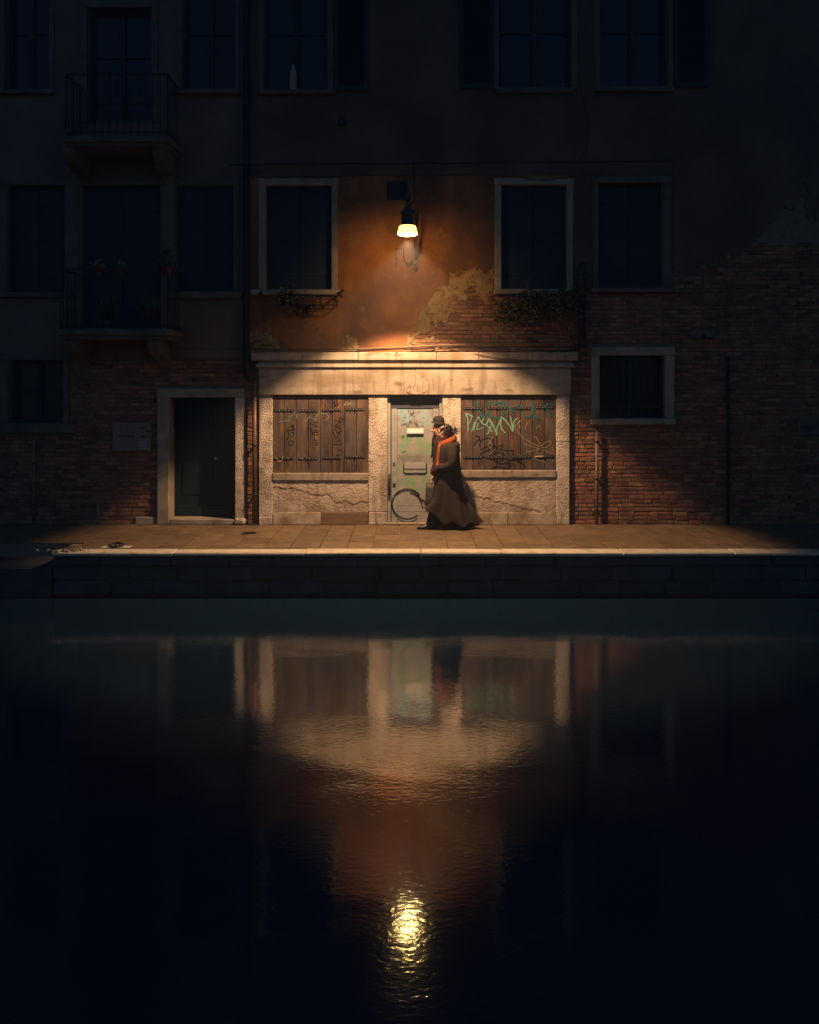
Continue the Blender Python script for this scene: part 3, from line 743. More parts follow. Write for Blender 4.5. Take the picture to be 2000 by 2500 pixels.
def crack_l(x, z):
    for (a, b), (c, d) in zip(crk, crk[1:]):
        if a <= x <= c: return z - (b + (d - b) * (x - a) / (c - a))
    return z - crk[-1][1] if x > crk[-1][0] else z - crk[0][1]
panel_low(665, 899, 1173, crack_l)
panel_low(1126, 1359, 1166, lambda x, z: (z - .34) + (x - 1.6) * .25)
for (a, b, m) in ((665, 784, PLINTH), (784, 899, PLINTH_WOOD), (1126, 1240, PLINTH), (1240, 1359, PLINTH)):
    boxpart('plinth_block', (wx(a, -.07) + .002, wx(b, -.07) - .002, -.066, .01, .003, wz(1251, -.055) - .003), m, shop, c=.006, jit=.003)

# --- shop door
DY = .02
mb = MB(); mb.box(DOOR[0] + .002, DOOR[1] - .002, DY + .03, DY + .05, .03, DOOR[3] - .002)
sd = build('shop_door', mb, METAL_DARK, shop); sd['label'] = 'grey metal shop door with sprayed green patches'
DX0, DX1 = DOOR[0], DOOR[1]
zb = .035
boxpart('threshold', (DX0, DX1, -.06, .3, .003, .03), SMOOTH_STONE, sd, c=.006)
boxpart('head_panel', (DX0 + .06, DX1 - .05, DY - .012, DY + .028, wz(997, DY), DOOR[3] - .004), METAL_DARK, sd, c=.004)
boxpart('frame_post', (DX0 + .004, DX0 + .052, DY - .035, DY + .028, zb, DOOR[3] - .004), METAL, sd, c=.004)
boxpart('frame_post', (DX1 - .048, DX1 - .004, DY - .035, DY + .028, zb, DOOR[3] - .004), METAL, sd, c=.004)
LX0, LX1, LT = wx(956, DY), wx(1072, DY) - .002, wz(997, DY) - .003
boxpart('lock_stile', (LX0, wx(970, DY) - .002, DY - .008, DY + .028, zb, LT), METAL, sd, c=.004)
boxpart('door_leaf', (wx(970, DY), wx(1057, DY), DY, DY + .028, zb, LT), SPRAYED, sd, c=.003)
boxpart('hinge_stile', (wx(1057, DY) + .002, LX1, DY - .008, DY + .028, zb, LT), METAL, sd, c=.004)
for (py, h) in ((1234, .006), (1247, .006)):
    boxpart('kick_seam', (wx(971, DY), wx(1056, DY), DY - .004, DY - .0005, wz(py, DY), wz(py, DY) + h), STEEL, sd, c=.001)
dz0, dz1 = wz(1059, DY), wz(1046, DY)
mb = MB(); mb.add([(wx(994, DY), DY - .001, dz1), (wx(1034, DY), DY - .001, dz1), (wx(1034, DY), DY - .03, dz0 + .012), (wx(994, DY), DY - .03, dz0 + .012), (wx(994, DY), DY - .001, dz0), (wx(1034, DY), DY - .001, dz0), (wx(1034, DY), DY - .03, dz0), (wx(994, DY), DY - .03, dz0)],
    [(0, 1, 2, 3), (3, 2, 6, 7), (7, 6, 5, 4), (0, 3, 7, 4), (1, 5, 6, 2)])
build('letter_slot', mb, STEEL, sd)
a, b, c, d = wx(986, DY), wx(1041, DY), wz(1146, DY), wz(1130, DY)
boxpart('letter_plate', (a + .012, b - .012, DY - .006, DY - .001, c + .012, d), STEEL, sd, c=.002)
mb = MB(); mb.tube([(a, DY - .004, d), (a, DY - .035, d - .004), (a, DY - .035, c + .02), (a + .03, DY - .035, c), (b - .03, DY - .035, c), (b, DY - .035, c + .02), (b, DY - .035, d - .004), (b, DY - .004, d)], .009, 8)
build('pull_bar', mb, IRON, sd)
boxpart('keyhole', (wx(960, DY), wx(964, DY), DY - .016, DY - .0085, wz(1137, DY), wz(1129, DY)), IRON, sd, c=.003)
boxpart('lock_plate', (wx(959, DY), wx(966, DY), DY - .014, DY - .0085, wz(1189, DY), wz(1180, DY)), IRON, sd, c=.002)
mb = MB(); hx = wx(951, DY - .05); mb.tube([(hx, DY - .035, wz(1158, DY)), (hx, DY - .075, wz(1161, DY)), (hx, DY - .075, wz(1203, DY)), (hx, DY - .035, wz(1206, DY))], .016, 8)
build('handle', mb, IRON, sd)
yD = DY - .002
strokes(sd, *GD, [ring(410, 1780, 235, 232, -35, -312, 30), ], .024, P_NAVY, y=DY - .011)
strokes(sd, *GD, [[(450, 1610), (520, 1630), (600, 1690), (700, 1760)], [(560, 1640), (620, 1740), (650, 1850)]], .026, P_NAVY, y=yD)
rg = random.Random(5)
scr = []
for k in range(34):
    x0, y0 = rg.uniform(330, 660), rg.uniform(315, 580)
    scr.append([(x0, y0), (x0 + rg.uniform(-40, 45), y0 + rg.uniform(-40, 40)), (x0 + rg.uniform(-40, 55), y0 + rg.uniform(-30, 40))])
strokes(sd, *GD, scr, .0035, P_NAVY, y=yD)
strokes(sd, *GD, [[(450 + 22 * k, 480 + 8 * (k % 3)), (462 + 22 * k, 510), (440 + 24 * k, 525)] for k in range(8)] + [ring(345, 550, 30, 22)], .003, P_RED, y=yD)
strokes(sd, *GD, [[(305, 740), (340, 720), (360, 740), (320, 765)], [(340, 720), (350, 770)], [(395, 720), (410, 770)], [(450, 745), (510, 735)], [(470, 725), (500, 715)], [(540, 725), (605, 715)], [(320, 980), (390, 960)], [(330, 760), (350, 740)]], .011, P_GREEN, y=yD)
strokes(sd, *GD, [ring(540, 1290, 165, 150, 0, 190), ring(545, 1305, 30), ring(470, 870, 22, 40), [(450, 920), (490, 900)], [(530, 910), (540, 870), (570, 915), (590, 865), (615, 920)], [(650, 890), (740, 895)], [(480, 1250), (520, 1340), (560, 1260), (600, 1350)]], .004, P_YELLOW, y=yD)

# house number painted on the lintel
cu = bpy.data.curves.new('house_number', 'FONT'); cu.body = '2601'; cu.size = .135; cu.offset = .004; cu.align_x = 'CENTER'; cu.align_y = 'CENTER'; cu.space_character = 1.05
tmp = bpy.data.objects.new('tmp', cu); COL.objects.link(tmp)
bpy.context.view_layer.update()
me = bpy.data.meshes.new_from_object(tmp.evaluated_get(bpy.context.evaluated_depsgraph_get())); bpy.data.objects.remove(tmp)
me.name = 'house_number'; me.materials.clear(); me.materials.append(paint('faded_red_paint', (.27, .145, .09)))
nx, nz = at(1016, 952, -.12)
NY = -.1185
for v in me.vertices: v.co = (nx + v.co.x * .95, NY, nz + v.co.y * .9)
link('house_number', me, shop)
mb = MB(); ov = [(nx + .155 * math.cos(2 * math.pi * k / 28), NY + .0012, nz + .068 * math.sin(2 * math.pi * k / 28)) for k in range(28)]
mb.add(ov, [tuple(range(28))]); build('number_ground', mb, paint('faded_whitewash', (.40, .335, .25)), shop, fix=False)
mb = MB(); mb.ribbon([(p[0], p[2]) for p in ov] + [(ov[0][0], ov[0][2])], .007, NY + .0006, taper=False); build('number_border', mb, paint('faded_red_border', (.27, .145, .09)), shop, fix=False)

# ------------------------------------------------------------------ the left house with balconies
house = thing('balcony_house', 'dark house at left with two balconies above a bare brick ground floor', 'house', (-6.5, 0, 0))
L1, L2, L3 = rect(21, 160, 453, 715), rect(199, 392, 451, 800), rect(429, 570, 453, 713)
V1_, V2_, V3_ = rect(14, 122, -75, 222), rect(214, 372, 20, 300), rect(446, 574, -75, 222)
LW = rect(22, 156, 879, 1033)
LD = rect(414, 575, 970, 1268)
LDh = (LD[0], LD[1], 0.0, LD[3])
hh = [L1, L2, L3, V1_, V2_, V3_, LW, LDh]
build('wall', masonry(-10.2, SPLIT, -.05, TOP - .3, hh), MORTAR, house)
boxpart('core', (-10.2, SPLIT - .005, .42, 7, -.05, TOP - .3), CONCRETE, house, c=0)
boxpart('eaves', (-10.3, SPLIT - .003, -.35, 7.1, TOP - .297, TOP - .15), FRAME_STONE, house, c=.02)
ZB = wz(877)
Fr = lambda o, l=.11, r=.11, t=.1, b=.09: fr_rect(o, l, r, t, b)
build('plaster', holes_sheet(-10.2, SPLIT - .001, ZB, TOP - .3, [L1, L2, L3, V1_, V2_, V3_, LW], -.018), DUSKY, house, fix=False)
mb = MB(); mb.box(wx(408), SPLIT - .03, -.04, .01, wz(872), wz(853), c=.006); mb.box(-10.2, wx(130), -.04, .01, wz(872), wz(853), c=.006)
build('string_course', mb, DUSKY, house)
boxpart('window_head', (-10.2, wx(585), -.05, .11, L1[3] + .001, wz(437)), DIM_GRIMY, house, c=.008)
for (o, l, r, s) in ((L1, .14, .22, (wx(0), wx(176), wz(727), L1[2])), (L3, .24, .10, (wx(409), wx(592), wz(729), L3[2]))):
    window(house, o, l, r, 0, s, closed=True, stone=DIM_GRIMY)
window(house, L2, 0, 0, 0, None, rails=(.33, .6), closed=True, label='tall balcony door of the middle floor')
window(house, V1_, .08, .08, .1, (wx(0), wx(135), wz(232), V1_[2]), stone=DIM_GRIMY)
window(house, V2_, .10, .10, .1, None, stone=DIM_GRIMY, rails=(.2, .6), label='tall balcony door of the top floor')
window(house, V3_, .08, .08, .1, (wx(418), wx(588), wz(233), V3_[2]), stone=DIM_GRIMY)
window(house, LW, .14, .09, .10, (wx(-20), wx(190), wz(1057), LW[2]), stone=DIM_GRIMY)
lay_bricks(house, -10.2, SPLIT - .004, .004, ZB - .004, [(wx(386), wx(599), -1, wz(948)), fr_rect(LW, .15, .10, .11, .17)],
           lambda x, z: x > -5.3 and z < 2.2, 300, 21)
# door in a deep recess
mb = MB(); mb.box(LD[0], LD[1], .33, .37, .09, LD[3]); ld = build('house_door', mb, GREENDOOR, house)
ld['label'] = 'dark green door set back in a stone surround'
cxm = (LD[0] + LD[1]) / 2 + .14
boxpart('door_panel', (LD[0] + .14, cxm - .03, .312, .329, .45, 1.0), GREENDOOR, ld, c=.01)
boxpart('door_panel', (cxm + .03, LD[1] - .1, .312, .329, .45, 1.0), GREENDOOR, ld, c=.01)
boxpart('door_panel', (LD[0] + .14, cxm - .03, .312, .329, 1.12, LD[3] - .15), GREENDOOR, ld, c=.01)
boxpart('door_panel', (cxm + .03, LD[1] - .1, .312, .329, 1.12, LD[3] - .15), GREENDOOR, ld, c=.01)
boxpart('kick_board', (LD[0] + .03, LD[1] - .02, .29, .329, .10, .22), GREENDOOR, ld, c=.008)
boxpart('kick_moulding', (LD[0] + .05, LD[1] - .04, .30, .329, .222, .26), GREENDOOR, ld, c=.008)
mb = MB(); mb.sphere((cxm + .015, .30, 1.05), .03, 10); build('knob', mb, STEEL, ld)
for (a, b, c, d, n) in ((386, 414, 948 + 22, 1283, 'jamb'), (575, 599, 970, 1268, 'jamb')):
    boxpart(n, (wx(a), wx(b), -.06, .30, .003, LD[3] - .001), STONE if a > 500 else FRAME_STONE, ld, c=.012, jit=.004)
boxpart('lintel', (wx(385), wx(599) - .005, -.066, .30, LD[3], wz(948)), FRAME_STONE, ld, c=.012, jit=.004)
boxpart('threshold', (wx(414) + .002, wx(575) - .002, -.05, .40, .003, .088), FRAME_STONE, ld, c=.012, jit=.004)
boxpart('guard_stone', (wx(574), wx(603), -.13, .0, .003, .11), STONE, ld, c=.03, jit=.01)
boxpart('plinth_stone', (wx(331), wx(386) - .004, -.03, .03, .003, .12), FRAME_STONE, house, c=.01, jit=.004)

def balcony(x0, x1, ztop, zrail, yo, bx, label):
    mb = MB(); mb.box(x0, x1, -yo, .01, ztop - .10, ztop, c=.02); mb.box(x0 + .05, x1 - .05, -yo + .05, .01, ztop - .15, ztop - .102, c=.01)
    bal = build('balcony', mb, DIM_GRIMY, house); bal['label'] = label
    for cx in bx:
        prof = [(0.0, ztop - .152), (-yo + .12, ztop - .152), (-yo + .10, ztop - .22), (-yo + .22, ztop - .34), (-.40, ztop - .42), (-.18, ztop - .48), (-.06, ztop - .56), (0, ztop - .56)]
        v = [(cx - .09, y, z) for y, z in prof] + [(cx + .09, y, z) for y, z in prof]; n = len(prof)
        mb = MB(); mb.add(v, [tuple(range(n))[::-1], tuple(range(n, 2 * n))] + [(i, (i + 1) % n, n + (i + 1) % n, n + i) for i in range(n)])
        build('bracket', mb, DIM_GRIMY, bal)
    e = .05
    for z, nm in ((zrail, 'handrail'), (ztop + .06, 'bottom_rail')):
        mb = MB(); mb.tube([(x0 + e, 0, z), (x0 + e, -yo + e, z)], .014, 6); mb.tube([(x0 + e, -yo + e, z), (x1 - e, -yo + e, z)], .014, 6); mb.tube([(x1 - e, -yo + e, z), (x1 - e, 0, z)], .014, 6)
        build(nm, mb, IRON, bal)
    n = int((x1 - x0 - 2 * e) / .11)
    pr = None
    for k in range(n + 1):
        mb = MB(); xx = x0 + e + (x1 - x0 - 2 * e) * k / n; mb.tube([(xx, -yo + e, ztop - .002), (xx, -yo + e, zrail)], .014 if k in (0, n) else .007, 6); build('baluster', mb, IRON, bal)
    m = int(yo / .12)
    for k in range(1, m):
        for xx in (x0 + e, x1 - e):
            mb = MB(); yy = -yo + e + (yo - e) * k / m; mb.tube([(xx, yy, ztop - .002), (xx, yy, zrail)], .007, 6); build('baluster', mb, IRON, bal)
    return bal
BY = .85
zt = wz(803, -BY)
balcony(wx(137, -BY), wx(416, -BY), zt, zt + .93, BY, (wx(185, -.5), wx(383, -.5)), 'lower stone balcony with an iron railing')
zt2 = wz(330, -BY)
balcony(wx(150, -BY), wx(415, -BY), zt2, zt2 + .95, BY, (wx(180, -.5), wx(395, -.5)), 'upper stone balcony with an iron railing')

# ------------------------------------------------------------------ street lamp
lamp = thing('street_lamp', 'lit wall lamp with a glowing bowl shade on an iron arm above the shopfront', 'street lamp', (LAMP_X, -.02, 4.6))
lx, ly, lz = LAMP_X, LAMP_Y, LAMP_Z
mb = MB(); mb.lathe([(.108, .128), (.121, .120), (.147, .022), (.141, .002)], (lx, ly, lz), 32, cap=False); build('glass_bowl', mb, GLASSLAMP, lamp)
mb = MB(); mb.lathe([(.138, .002), (.12, -.008), (.08, -.015), (.02, -.018)], (lx, ly, lz), 32); build('diffuser', mb, BULB, lamp)
mb = MB()
mb.lathe([(.112, .129), (.116, .142), (.090, .157), (.085, .30), (.105, .305), (.108, .32), (.07, .375), (.03, .41), (.022, .43), (.03, .445), (.022, .46), (.02, .475)], (lx, ly, lz), 28)
build('hood', mb, LAMPIRON, lamp)
mb = MB(); mb.lathe([(.018, .476), (.04, .50), (.046, .53), (.03, .585), (.018, .61), (.02, .63), (.012, .66), (.002, .675)], (lx, ly, lz), 16); build('finial', mb, LAMPIRON, lamp)
mb = MB()
arm = spline([(lx + .12, -.02, 4.45), (lx + .12, -.25, 4.70), (lx + .11, -.7, 4.93), (lx + .09, -1.15, 5.0), (lx + .05, -1.42, 4.93), (lx + .02, ly + .02, 4.83)], 6)
mb.tube(arm, .018, 8)
mb.tube(spline([(lx + .12, -.02, 4.30), (lx + .13, -.35, 4.35), (lx + .13, -.72, 4.55), (lx + .12, -.95, 4.80), (lx + .11, -.9, 4.97)], 6), .013, 8)
mb.tube(spline([(lx + .125, -.50, 4.42), (lx + .13, -.62, 4.40), (lx + .13, -.66, 4.50), (lx + .13, -.56, 4.54), (lx + .13, -.52, 4.48)], 5), .010, 6)
build('arm', mb, LAMPIRON, lamp)
mb = MB(); mb.box(lx + .075, lx + .165, -.045, -.022, 4.22, 4.52, c=.012); mb.lathe([(.005, -.1), (.03, -.06), (.026, .0), (.008, .04)], (lx + .13, -.06, 4.20), 10); build('wall_plate', mb, LAMPIRON, lamp)
mb = MB()
for k in range(3):
    mb.tube(spline([(lx - .07, -.06 - .012 * k, 4.52), (lx - .06 + .01 * k, -.09, 4.30 - .015 * k), (lx + .02, -.10, 4.235 - .02 * k), (lx + .09, -.08, 4.29)], 6), .005, 6)
mb.tube([(lx - .19, -.03, 4.18), (lx - .19, -.03, 4.48)], .006, 6); mb.tube([(lx - .19, -.03, 4.48), (lx - .06, -.03, 4.48)], .006, 6)
build('cable_loop', mb, CABLE, lamp)
def lamp_light(name, energy, colr, cone, blend, rad, dz, tilt=0):
    d = bpy.data.lights.new(name, 'SPOT'); d.energy = energy; d.color = colr; d.spot_size = R(cone); d.spot_blend = blend; d.shadow_soft_size = rad
    o = bpy.data.objects.new(name, d); COL.objects.link(o); o.location = (lx, ly, lz + dz); o.rotation_euler = (R(tilt), 0, 0); o.parent = lamp; o.matrix_parent_inverse = Matrix.Translation(lamp.location).inverted()
lamp_light('lamp_beam', BEAM_W, BEAM_COL, 104.5, .22, .05, -.075)
lamp_light('lamp_glow', GLOW_W, GLOW_COL, 118, 1.0, .05, -.080, 66)

# ------------------------------------------------------------------ pipes, cables and wall fittings
def pipe(name, label, pts, r, m, brackets=(), cat='pipe'):
    t = thing(name, label, cat, pts[-1])
    mb = MB(); mb.tube(pts, r, 10); build('tube', mb, m, t)
    r = r[-1] if isinstance(r, list) else r
    for (bx, bz) in brackets:
        mb = MB(); mb.lathe([(r + .004, -.018), (r + .009, -.015), (r + .009, .015), (r + .004, .018)], (bx, pts[0][1], bz), 12); mb.box(bx - .012, bx + .012, pts[0][1], -.005, bz - .012, bz + .012)
        build('bracket', mb, IRON, t)
    return t
px_ = wx(602, -.10)
pipe('drainpipe', 'thick dark downpipe running from the eaves between the two houses', [(px_, -.10, TOP - .35), (px_, -.10, wz(915)), (px_ + .05, -.10, wz(922)), (px_ + .10, -.09, wz(930))], .055, DARKPIPE, [(px_, 3.2), (px_, 5.2), (px_, 7.2)])
px_ = wx(621, -.14)
pipe('drainpipe', 'thin brown copper downpipe beside the left pillar of the shopfront', [(px_, -.125, wz(928)), (px_, -.125, .02)], .038, COPPER, [(px_, 2.1), (px_, 1.3), (px_, .5)])
px_ = wx(1457, -.07)
pipe('wall_pipe', 'short worn grey pipe on the lit brick wall under the barred window', [(px_, -.075, wz(1052)), (px_, -.075, .0)], .022, GREYPIPE, [(px_, 1.35), (px_, .75), (px_, .25)])
px_ = wx(1778, -.05)
pipe('wall_pipe', 'tall thin pipe on the dark brick wall at far right', [(px_, -.05, wz(872)), (px_, -.05, .0)], .026, DARKPIPE, [(px_, 2.2), (px_, .9)])
px_ = wx(82, -.05)
pipe('wall_pipe', 'thin pipe under the ground floor window at far left', [(px_, -.05, wz(1074)), (px_, -.05, .0)], .02, GREYPIPE, [(px_, 1.0)])
px_ = wx(240, -.05)
pipe('wall_pipe', 'knee high pipe stub by the wall below the entry panel', [(px_, -.05, wz(1228)), (px_, -.05, .0)], .018, GREYPIPE, [])
px_ = wx(1420, -.10)
pipe('flue_pipe', 'dark capped flue rising between the two right hand windows', [(px_, -.11, wz(642)), (px_, -.11, wz(650)), (px_, -.11, wz(852))], [.03, .055, .055], DARKPIPE, [(px_, 3.9), (px_, 3.3)])

def wire(label, pts, r, m=CABLE, k=8, group=None):
    mb = MB(); mb.tube(spline(pts, k), r, 5); return tag(build('cable', mb, m), label, 'cable', group)
def wp(px, py, Y): x, z = at(px, py, Y); return (x, Y, z)
wire('upper of two dark cables crossing the wall high above the lamp', [wp(560, 402, -.04), wp(800, 399, -.035), wp(1010, 398, -.05), wp(1250, 397, -.035), wp(1640, 392, -.04)], .008)
wire('lower of two dark cables crossing just above the window heads', [wp(580, 432, -.06), wp(830, 430, -.06), wp(1000, 427, -.06), wp(1220, 428, -.06), wp(1320, 438, -.06), wp(1440, 426, -.06)], .007)
wire('vertical cable stapled to the wall above the lamp', [wp(1011, 400, -.03), wp(1012, 440, -.03), wp(1012, 490, -.03), wp(1016, 530, -.03), wp(1020, 548, -.035)], .007)
wire('pale cable lying along the top of the shop cornice', [wp(610, 858, -.06), wp(700, 856, -.05), wp(850, 852, -.06), wp(1000, 846, -.05), wp(1090, 842, -.06), wp(1250, 840, -.05), wp(1430, 839, -.05)], .008, PALECABLE)
wire('dark cable sagging under the pale one above the cornice', [wp(600, 851, -.08), wp(720, 853, -.08), wp(830, 853, -.08), wp(960, 851, -.08), wp(1080, 845, -.08), wp(1200, 850, -.08), wp(1330, 856, -.08), wp(1420, 853, -.08)], .008)
wire('loose cable rising from the cornice to the bare brick patch', [wp(1000, 861, -.12), wp(1045, 857, -.10), wp(1090, 847, -.09), wp(1130, 845, -.09), wp(1200, 856, -.09), wp(1270, 860, -.10)], .007)
wire('loose cable slanting down across the cornice blocks at right', [wp(1085, 846, -.08), wp(1120, 857, -.12), wp(1180, 868, -.18), wp(1240, 876, -.18), wp(1300, 882, -.18)], .006)
wire('faint thin cable hanging in a bow below the right hand upper windows', [wp(1420, 230, -.03), wp(1432, 270, -.03), wp(1438, 320, -.03), wp(1430, 365, -.03), wp(1415, 388, -.03)], .005)
wire('bent wire branching off the flue toward the shop cornice', [wp(1375, 792, -.07), wp(1395, 822, -.09), wp(1402, 838, -.09), wp(1428, 868, -.08)], .008)
wire('old tangled wire ends above the copper downpipe', [wp(585, 902, -.14), wp(612, 922, -.18), wp(622, 916, -.20), wp(640, 921, -.15), wp(650, 918, -.15)], .007)

# wall fittings
mb = MB(); x0, x1, z0, z1 = rect(276, 370, 1031, 1101)
t = thing('entry_panel', 'pale metal entry panel with letter slot and call buttons beside the green door', 'intercom', ((x0 + x1) / 2, -.01, z0))
boxpart('plate', (x0, x1, -.05, -.012, z0, z1), PANEL_METAL, t, c=.008)
c4 = lambda a, b: at(a / 2.695, 840 + b / 2.695, -.05)
def c4box(n, a, b, c, d, m=BLACKPRINT, y0=-.054, y1=-.0505, p=None):
    (xa, za), (xb, zb_) = c4(a, d), c4(b, c); boxpart(n, (xa, xb, y0, y1, za, zb_), m, p, c=.001)
c4box('letter_slot', 782, 886, 602, 611, p=t); c4box('name_label', 927, 957, 602, 614, p=t)
c4box('logo', 918, 962, 550, 555, p=t); c4box('logo', 962, 986, 572, 578, p=t)
for r_ in range(5):
    for c_ in range(4): c4box('button', 917 + c_ * 13, 926 + c_ * 13, 637 + r_ * 11, 644 + r_ * 11, STEEL, p=t)

x0, x1, z0, z1 = rect(1946, 2010, 1017, 1062)
t = thing('meter_plate', 'dark slotted metal plate set in the brick wall at the far right edge', 'meter box', ((x0 + x1) / 2, -.01, z0))
boxpart('plate', (x0, x1, -.04, -.014, z0, z1), DIM_GRIMY, t, c=.006)
for k in range(4): boxpart('slot', (x0 + .04, x0 + .23, -.0445, -.0405, z0 + .05 + k * .028, z0 + .062 + k * .028), BLACKPRINT, t, c=.001)
x0, x1, z0, z1 = rect(1685, 1747, 804, 825)
mb = MB(); mb.box(x0, x1, -.05, -.01, z0, z1, c=.012, jit=.004); mb.tube([((x0 + x1) / 2, -.052, z0 + .03), ((x0 + x1) / 2, -.10, z0 + .02)], .03, 10, 1)
tag(build('anchor_stone', mb, [DIM_GRIMY, IRON]), 'pale stone block with an iron stub high in the right brick wall', 'stone block')
x0, x1, z0, z1 = rect(945, 995, 443, 489)
t = thing('vent_cover', 'small dark square vent cover above the glowing lamp', 'vent', ((x0 + x1) / 2, -.02, z0))
boxpart('frame', (x0, x1, -.034, -.022, z0, z1), DARKPIPE, t, c=.004)
for k in range(6): boxpart('slat', (x0 + .03, x1 - .03, -.044, -.035, z0 + .03 + k * .043, z0 + .05 + k * .043), DARKPIPE, t, c=.002)
x0, z0 = at(835, 300, -.05)
mb = MB(); mb.lathe([(.035, -.05), (.06, -.03), (.06, .04), (.03, .07)], (x0, -.075, z0), 12); mb.box(x0 - .03, x0 + .03, -.08, -.021, z0 - .01, z0 + .03)
tag(build('alarm_bell', mb, IRON), 'small black fitting on the wall below the upper left window', 'bell')
# bottle on the upper sill
x0, z0 = at(716, 222, -.03)
mb = MB(); mb.lathe([(.055, 0), (.06, .02), (.06, .22), (.05, .30), (.028, .34), (.026, .41), (.03, .42)], (x0, -.03, U4[2] + .002), 16)
tag(build('bottle', mb, BOTTLE), 'cream bottle standing on the sill of the upper window above the flowers', 'bottle')
# mooring ring
x0 = (275 - 1000) / 176.5
t = thing('mooring_ring', 'iron mooring ring set in the paving near the landing steps', 'mooring ring', (x0, -2.08, 0))
boxpart('base_plate', (x0 - .20, x0 + .20, -2.17, -2.02, .0045, .012), KERB, t, c=.003)
mb = MB()
mb.tube([(x0 + .10 * math.cos(a), -2.09 + .07 * math.sin(a), .035 + .012 * math.sin(a)) for a in [2 * math.pi * k / 20 for k in range(21)]], .013, 8); build('ring', mb, IRON, t)
mb = MB(); mb.tube([(x0 - .03, -2.02, .012), (x0 - .02, -2.02, .06), (x0 + .02, -2.02, .06), (x0 + .03, -2.02, .012)], .012, 8); build('staple', mb, IRON, t)
# drain cover by the door
x0 = (605 - 1000) / 161
t = thing('drain_cover', 'small dark drain cover in the paving right of the green door', 'drain cover', (x0, -.85, 0))
boxpart('frame', (x0 - .11, x0 + .11, -1.0, -.80, .0045, .010), IRON, t, c=.002)
for k in range(5): boxpart('slot', (x0 - .08, x0 + .08, -.975 + k * .034, -.962 + k * .034, .0105, .0125), BLACKPRINT, t, c=.0005)

# ------------------------------------------------------------------ plants
def foliage(parent, c, r, n, seed, size=.035, droop=0.0, flowers=0, name='foliage'):
    rg = random.Random(seed); mb = MB(); fl = MB()
    cl = [(Vector((c[0] + rg.uniform(-1, 1) * r[0] * .8, c[1] + rg.uniform(-1, 1) * r[1] * .7, c[2] + rg.uniform(-1, 1) * r[2] * .7)), rg.uniform(.25, .6)) for _ in range(9)]
    def pt():
        q, s = rg.choice(cl)
        d = Vector((rg.gauss(0, .5), rg.gauss(0, .5), rg.gauss(0, .5)))
        p = q + Vector((d.x * r[0] * s, d.y * r[1] * s, d.z * r[2] * s))
        if droop: p.z -= droop * rg.random() ** 3
        p.y = min(p.y, -.045); return p
    def leaf(m, p, s):
        u = Vector((rg.gauss(0, 1), rg.gauss(0, 1), rg.gauss(0, 1))).normalized(); v = u.cross(Vector((rg.gauss(0, 1), rg.gauss(0, 1), rg.gauss(0, 1)))).normalized()
        m.add([p - u * s, p - v * s * .45 + u * s * .1, p + u * s, p + v * s * .45 + u * s * .1], [(0, 1, 2, 3)], 0, rg.random())
    for _ in range(n): leaf(mb, pt(), size * rg.uniform(.55, 1.2))
    build(name, mb, LEAF, parent, kind='stuff', fix=False)
    if flowers:
        for _ in range(flowers):
            p = pt() + Vector((0, -.03, 0))
            for _ in range(4): leaf(fl, p + Vector((rg.uniform(-.01, .01), 0, rg.uniform(-.01, .01))), size * .42)
        build('blossoms', fl, FLOWER, parent, kind='stuff', fix=False)
    st = MB()
    for q, s in cl: st.tube([(c[0] + (q.x - c[0]) * .3, min(c[1], -.06), c[2] - r[2] * .6), (q.x, min(q.y, -.05), q.z)], .004, 4)
    build('stems', st, COPPER, parent, kind='stuff', fix=False)
xs, zs = at(728, 728, -.20)
t = thing('flower_pot', 'bushy flowering plant in an iron holder under the window left of the lamp', 'potted plant', (xs, -.2, zs - .1))
mb = MB(); mb.box(xs - .27, xs + .27, -.27, -.10, zs - .11, zs + .03, c=.01); build('trough', mb, TERRA, t)
foliage(t, (xs, -.20, zs + .04), (.30, .14, .20), 1100, 31, .03, .16, 110)
mb = MB()
xa, za = at(765, 722, -.2); xb, zb2 = at(822, 745, -.2)
for yy in (-.28, -.10):
    mb.tube([(xs - .3, yy, za), (xb, yy, za), (xb, yy, zb2)], .008, 6); mb.tube([(xs - .3, yy, zb2), (xb, yy, zb2)], .008, 6); mb.tube([(xb - .2, yy, zb2), (xb, yy, za)], .006, 6)
mb.tube([(xb, -.28, za), (xb, -.03, za)], .008, 6); mb.tube([(xb, -.28, zb2), (xb, -.03, zb2)], .008, 6); mb.tube([(xb - .25, -.28, zb2), (xb - .25, -.03, zb2)], .008, 6); mb.tube([(xb - .25, -.28, za), (xb - .25, -.28, zb2)], .012, 6)
build('iron_holder', mb, IRON, t)
xh, zh = at(833, 716, -.15)
mb = MB()
for (dx, dz) in ((0, .02), (.03, .045), (-.02, -.03), (.01, -.055), (-.035, .01)): mb.sphere((xh + dx, -.15, zh + dz), (.025, .015, .02), 8)
mb.tube([(xh - .06, -.02, zh), (xh - .02, -.12, zh), (xh, -.15, zh)], .008, 6)
tag(build('shutter_catch', mb, IRON), 'black iron shutter catch at the right end of the flower window sill', 'shutter catch')
xh, zh = at(636, 716, -.15)
mb = MB()
for (dx, dz) in ((0, .025), (.02, 0), (-.02, -.01)): mb.sphere((xh + dx, -.15, zh + dz), (.02, .015, .02), 8)
mb.tube([(xh - .04, -.02, zh), (xh, -.12, zh), (xh, -.15, zh - .06)], .008, 6)
tag(build('shutter_catch', mb, IRON), 'black iron shutter catch at the left end of the flower window sill', 'shutter catch')
xs, zs = at(1312, 726, -.20)
t = thing('flower_box', 'long window box of trailing plants under the window right of the lamp', 'window box', (xs, -.2, zs - .1))
mb = MB(); mb.box(xs - .55, xs + .55, -.27, -.10, zs - .12, zs + .02, c=.01); build('trough', mb, TERRA, t)
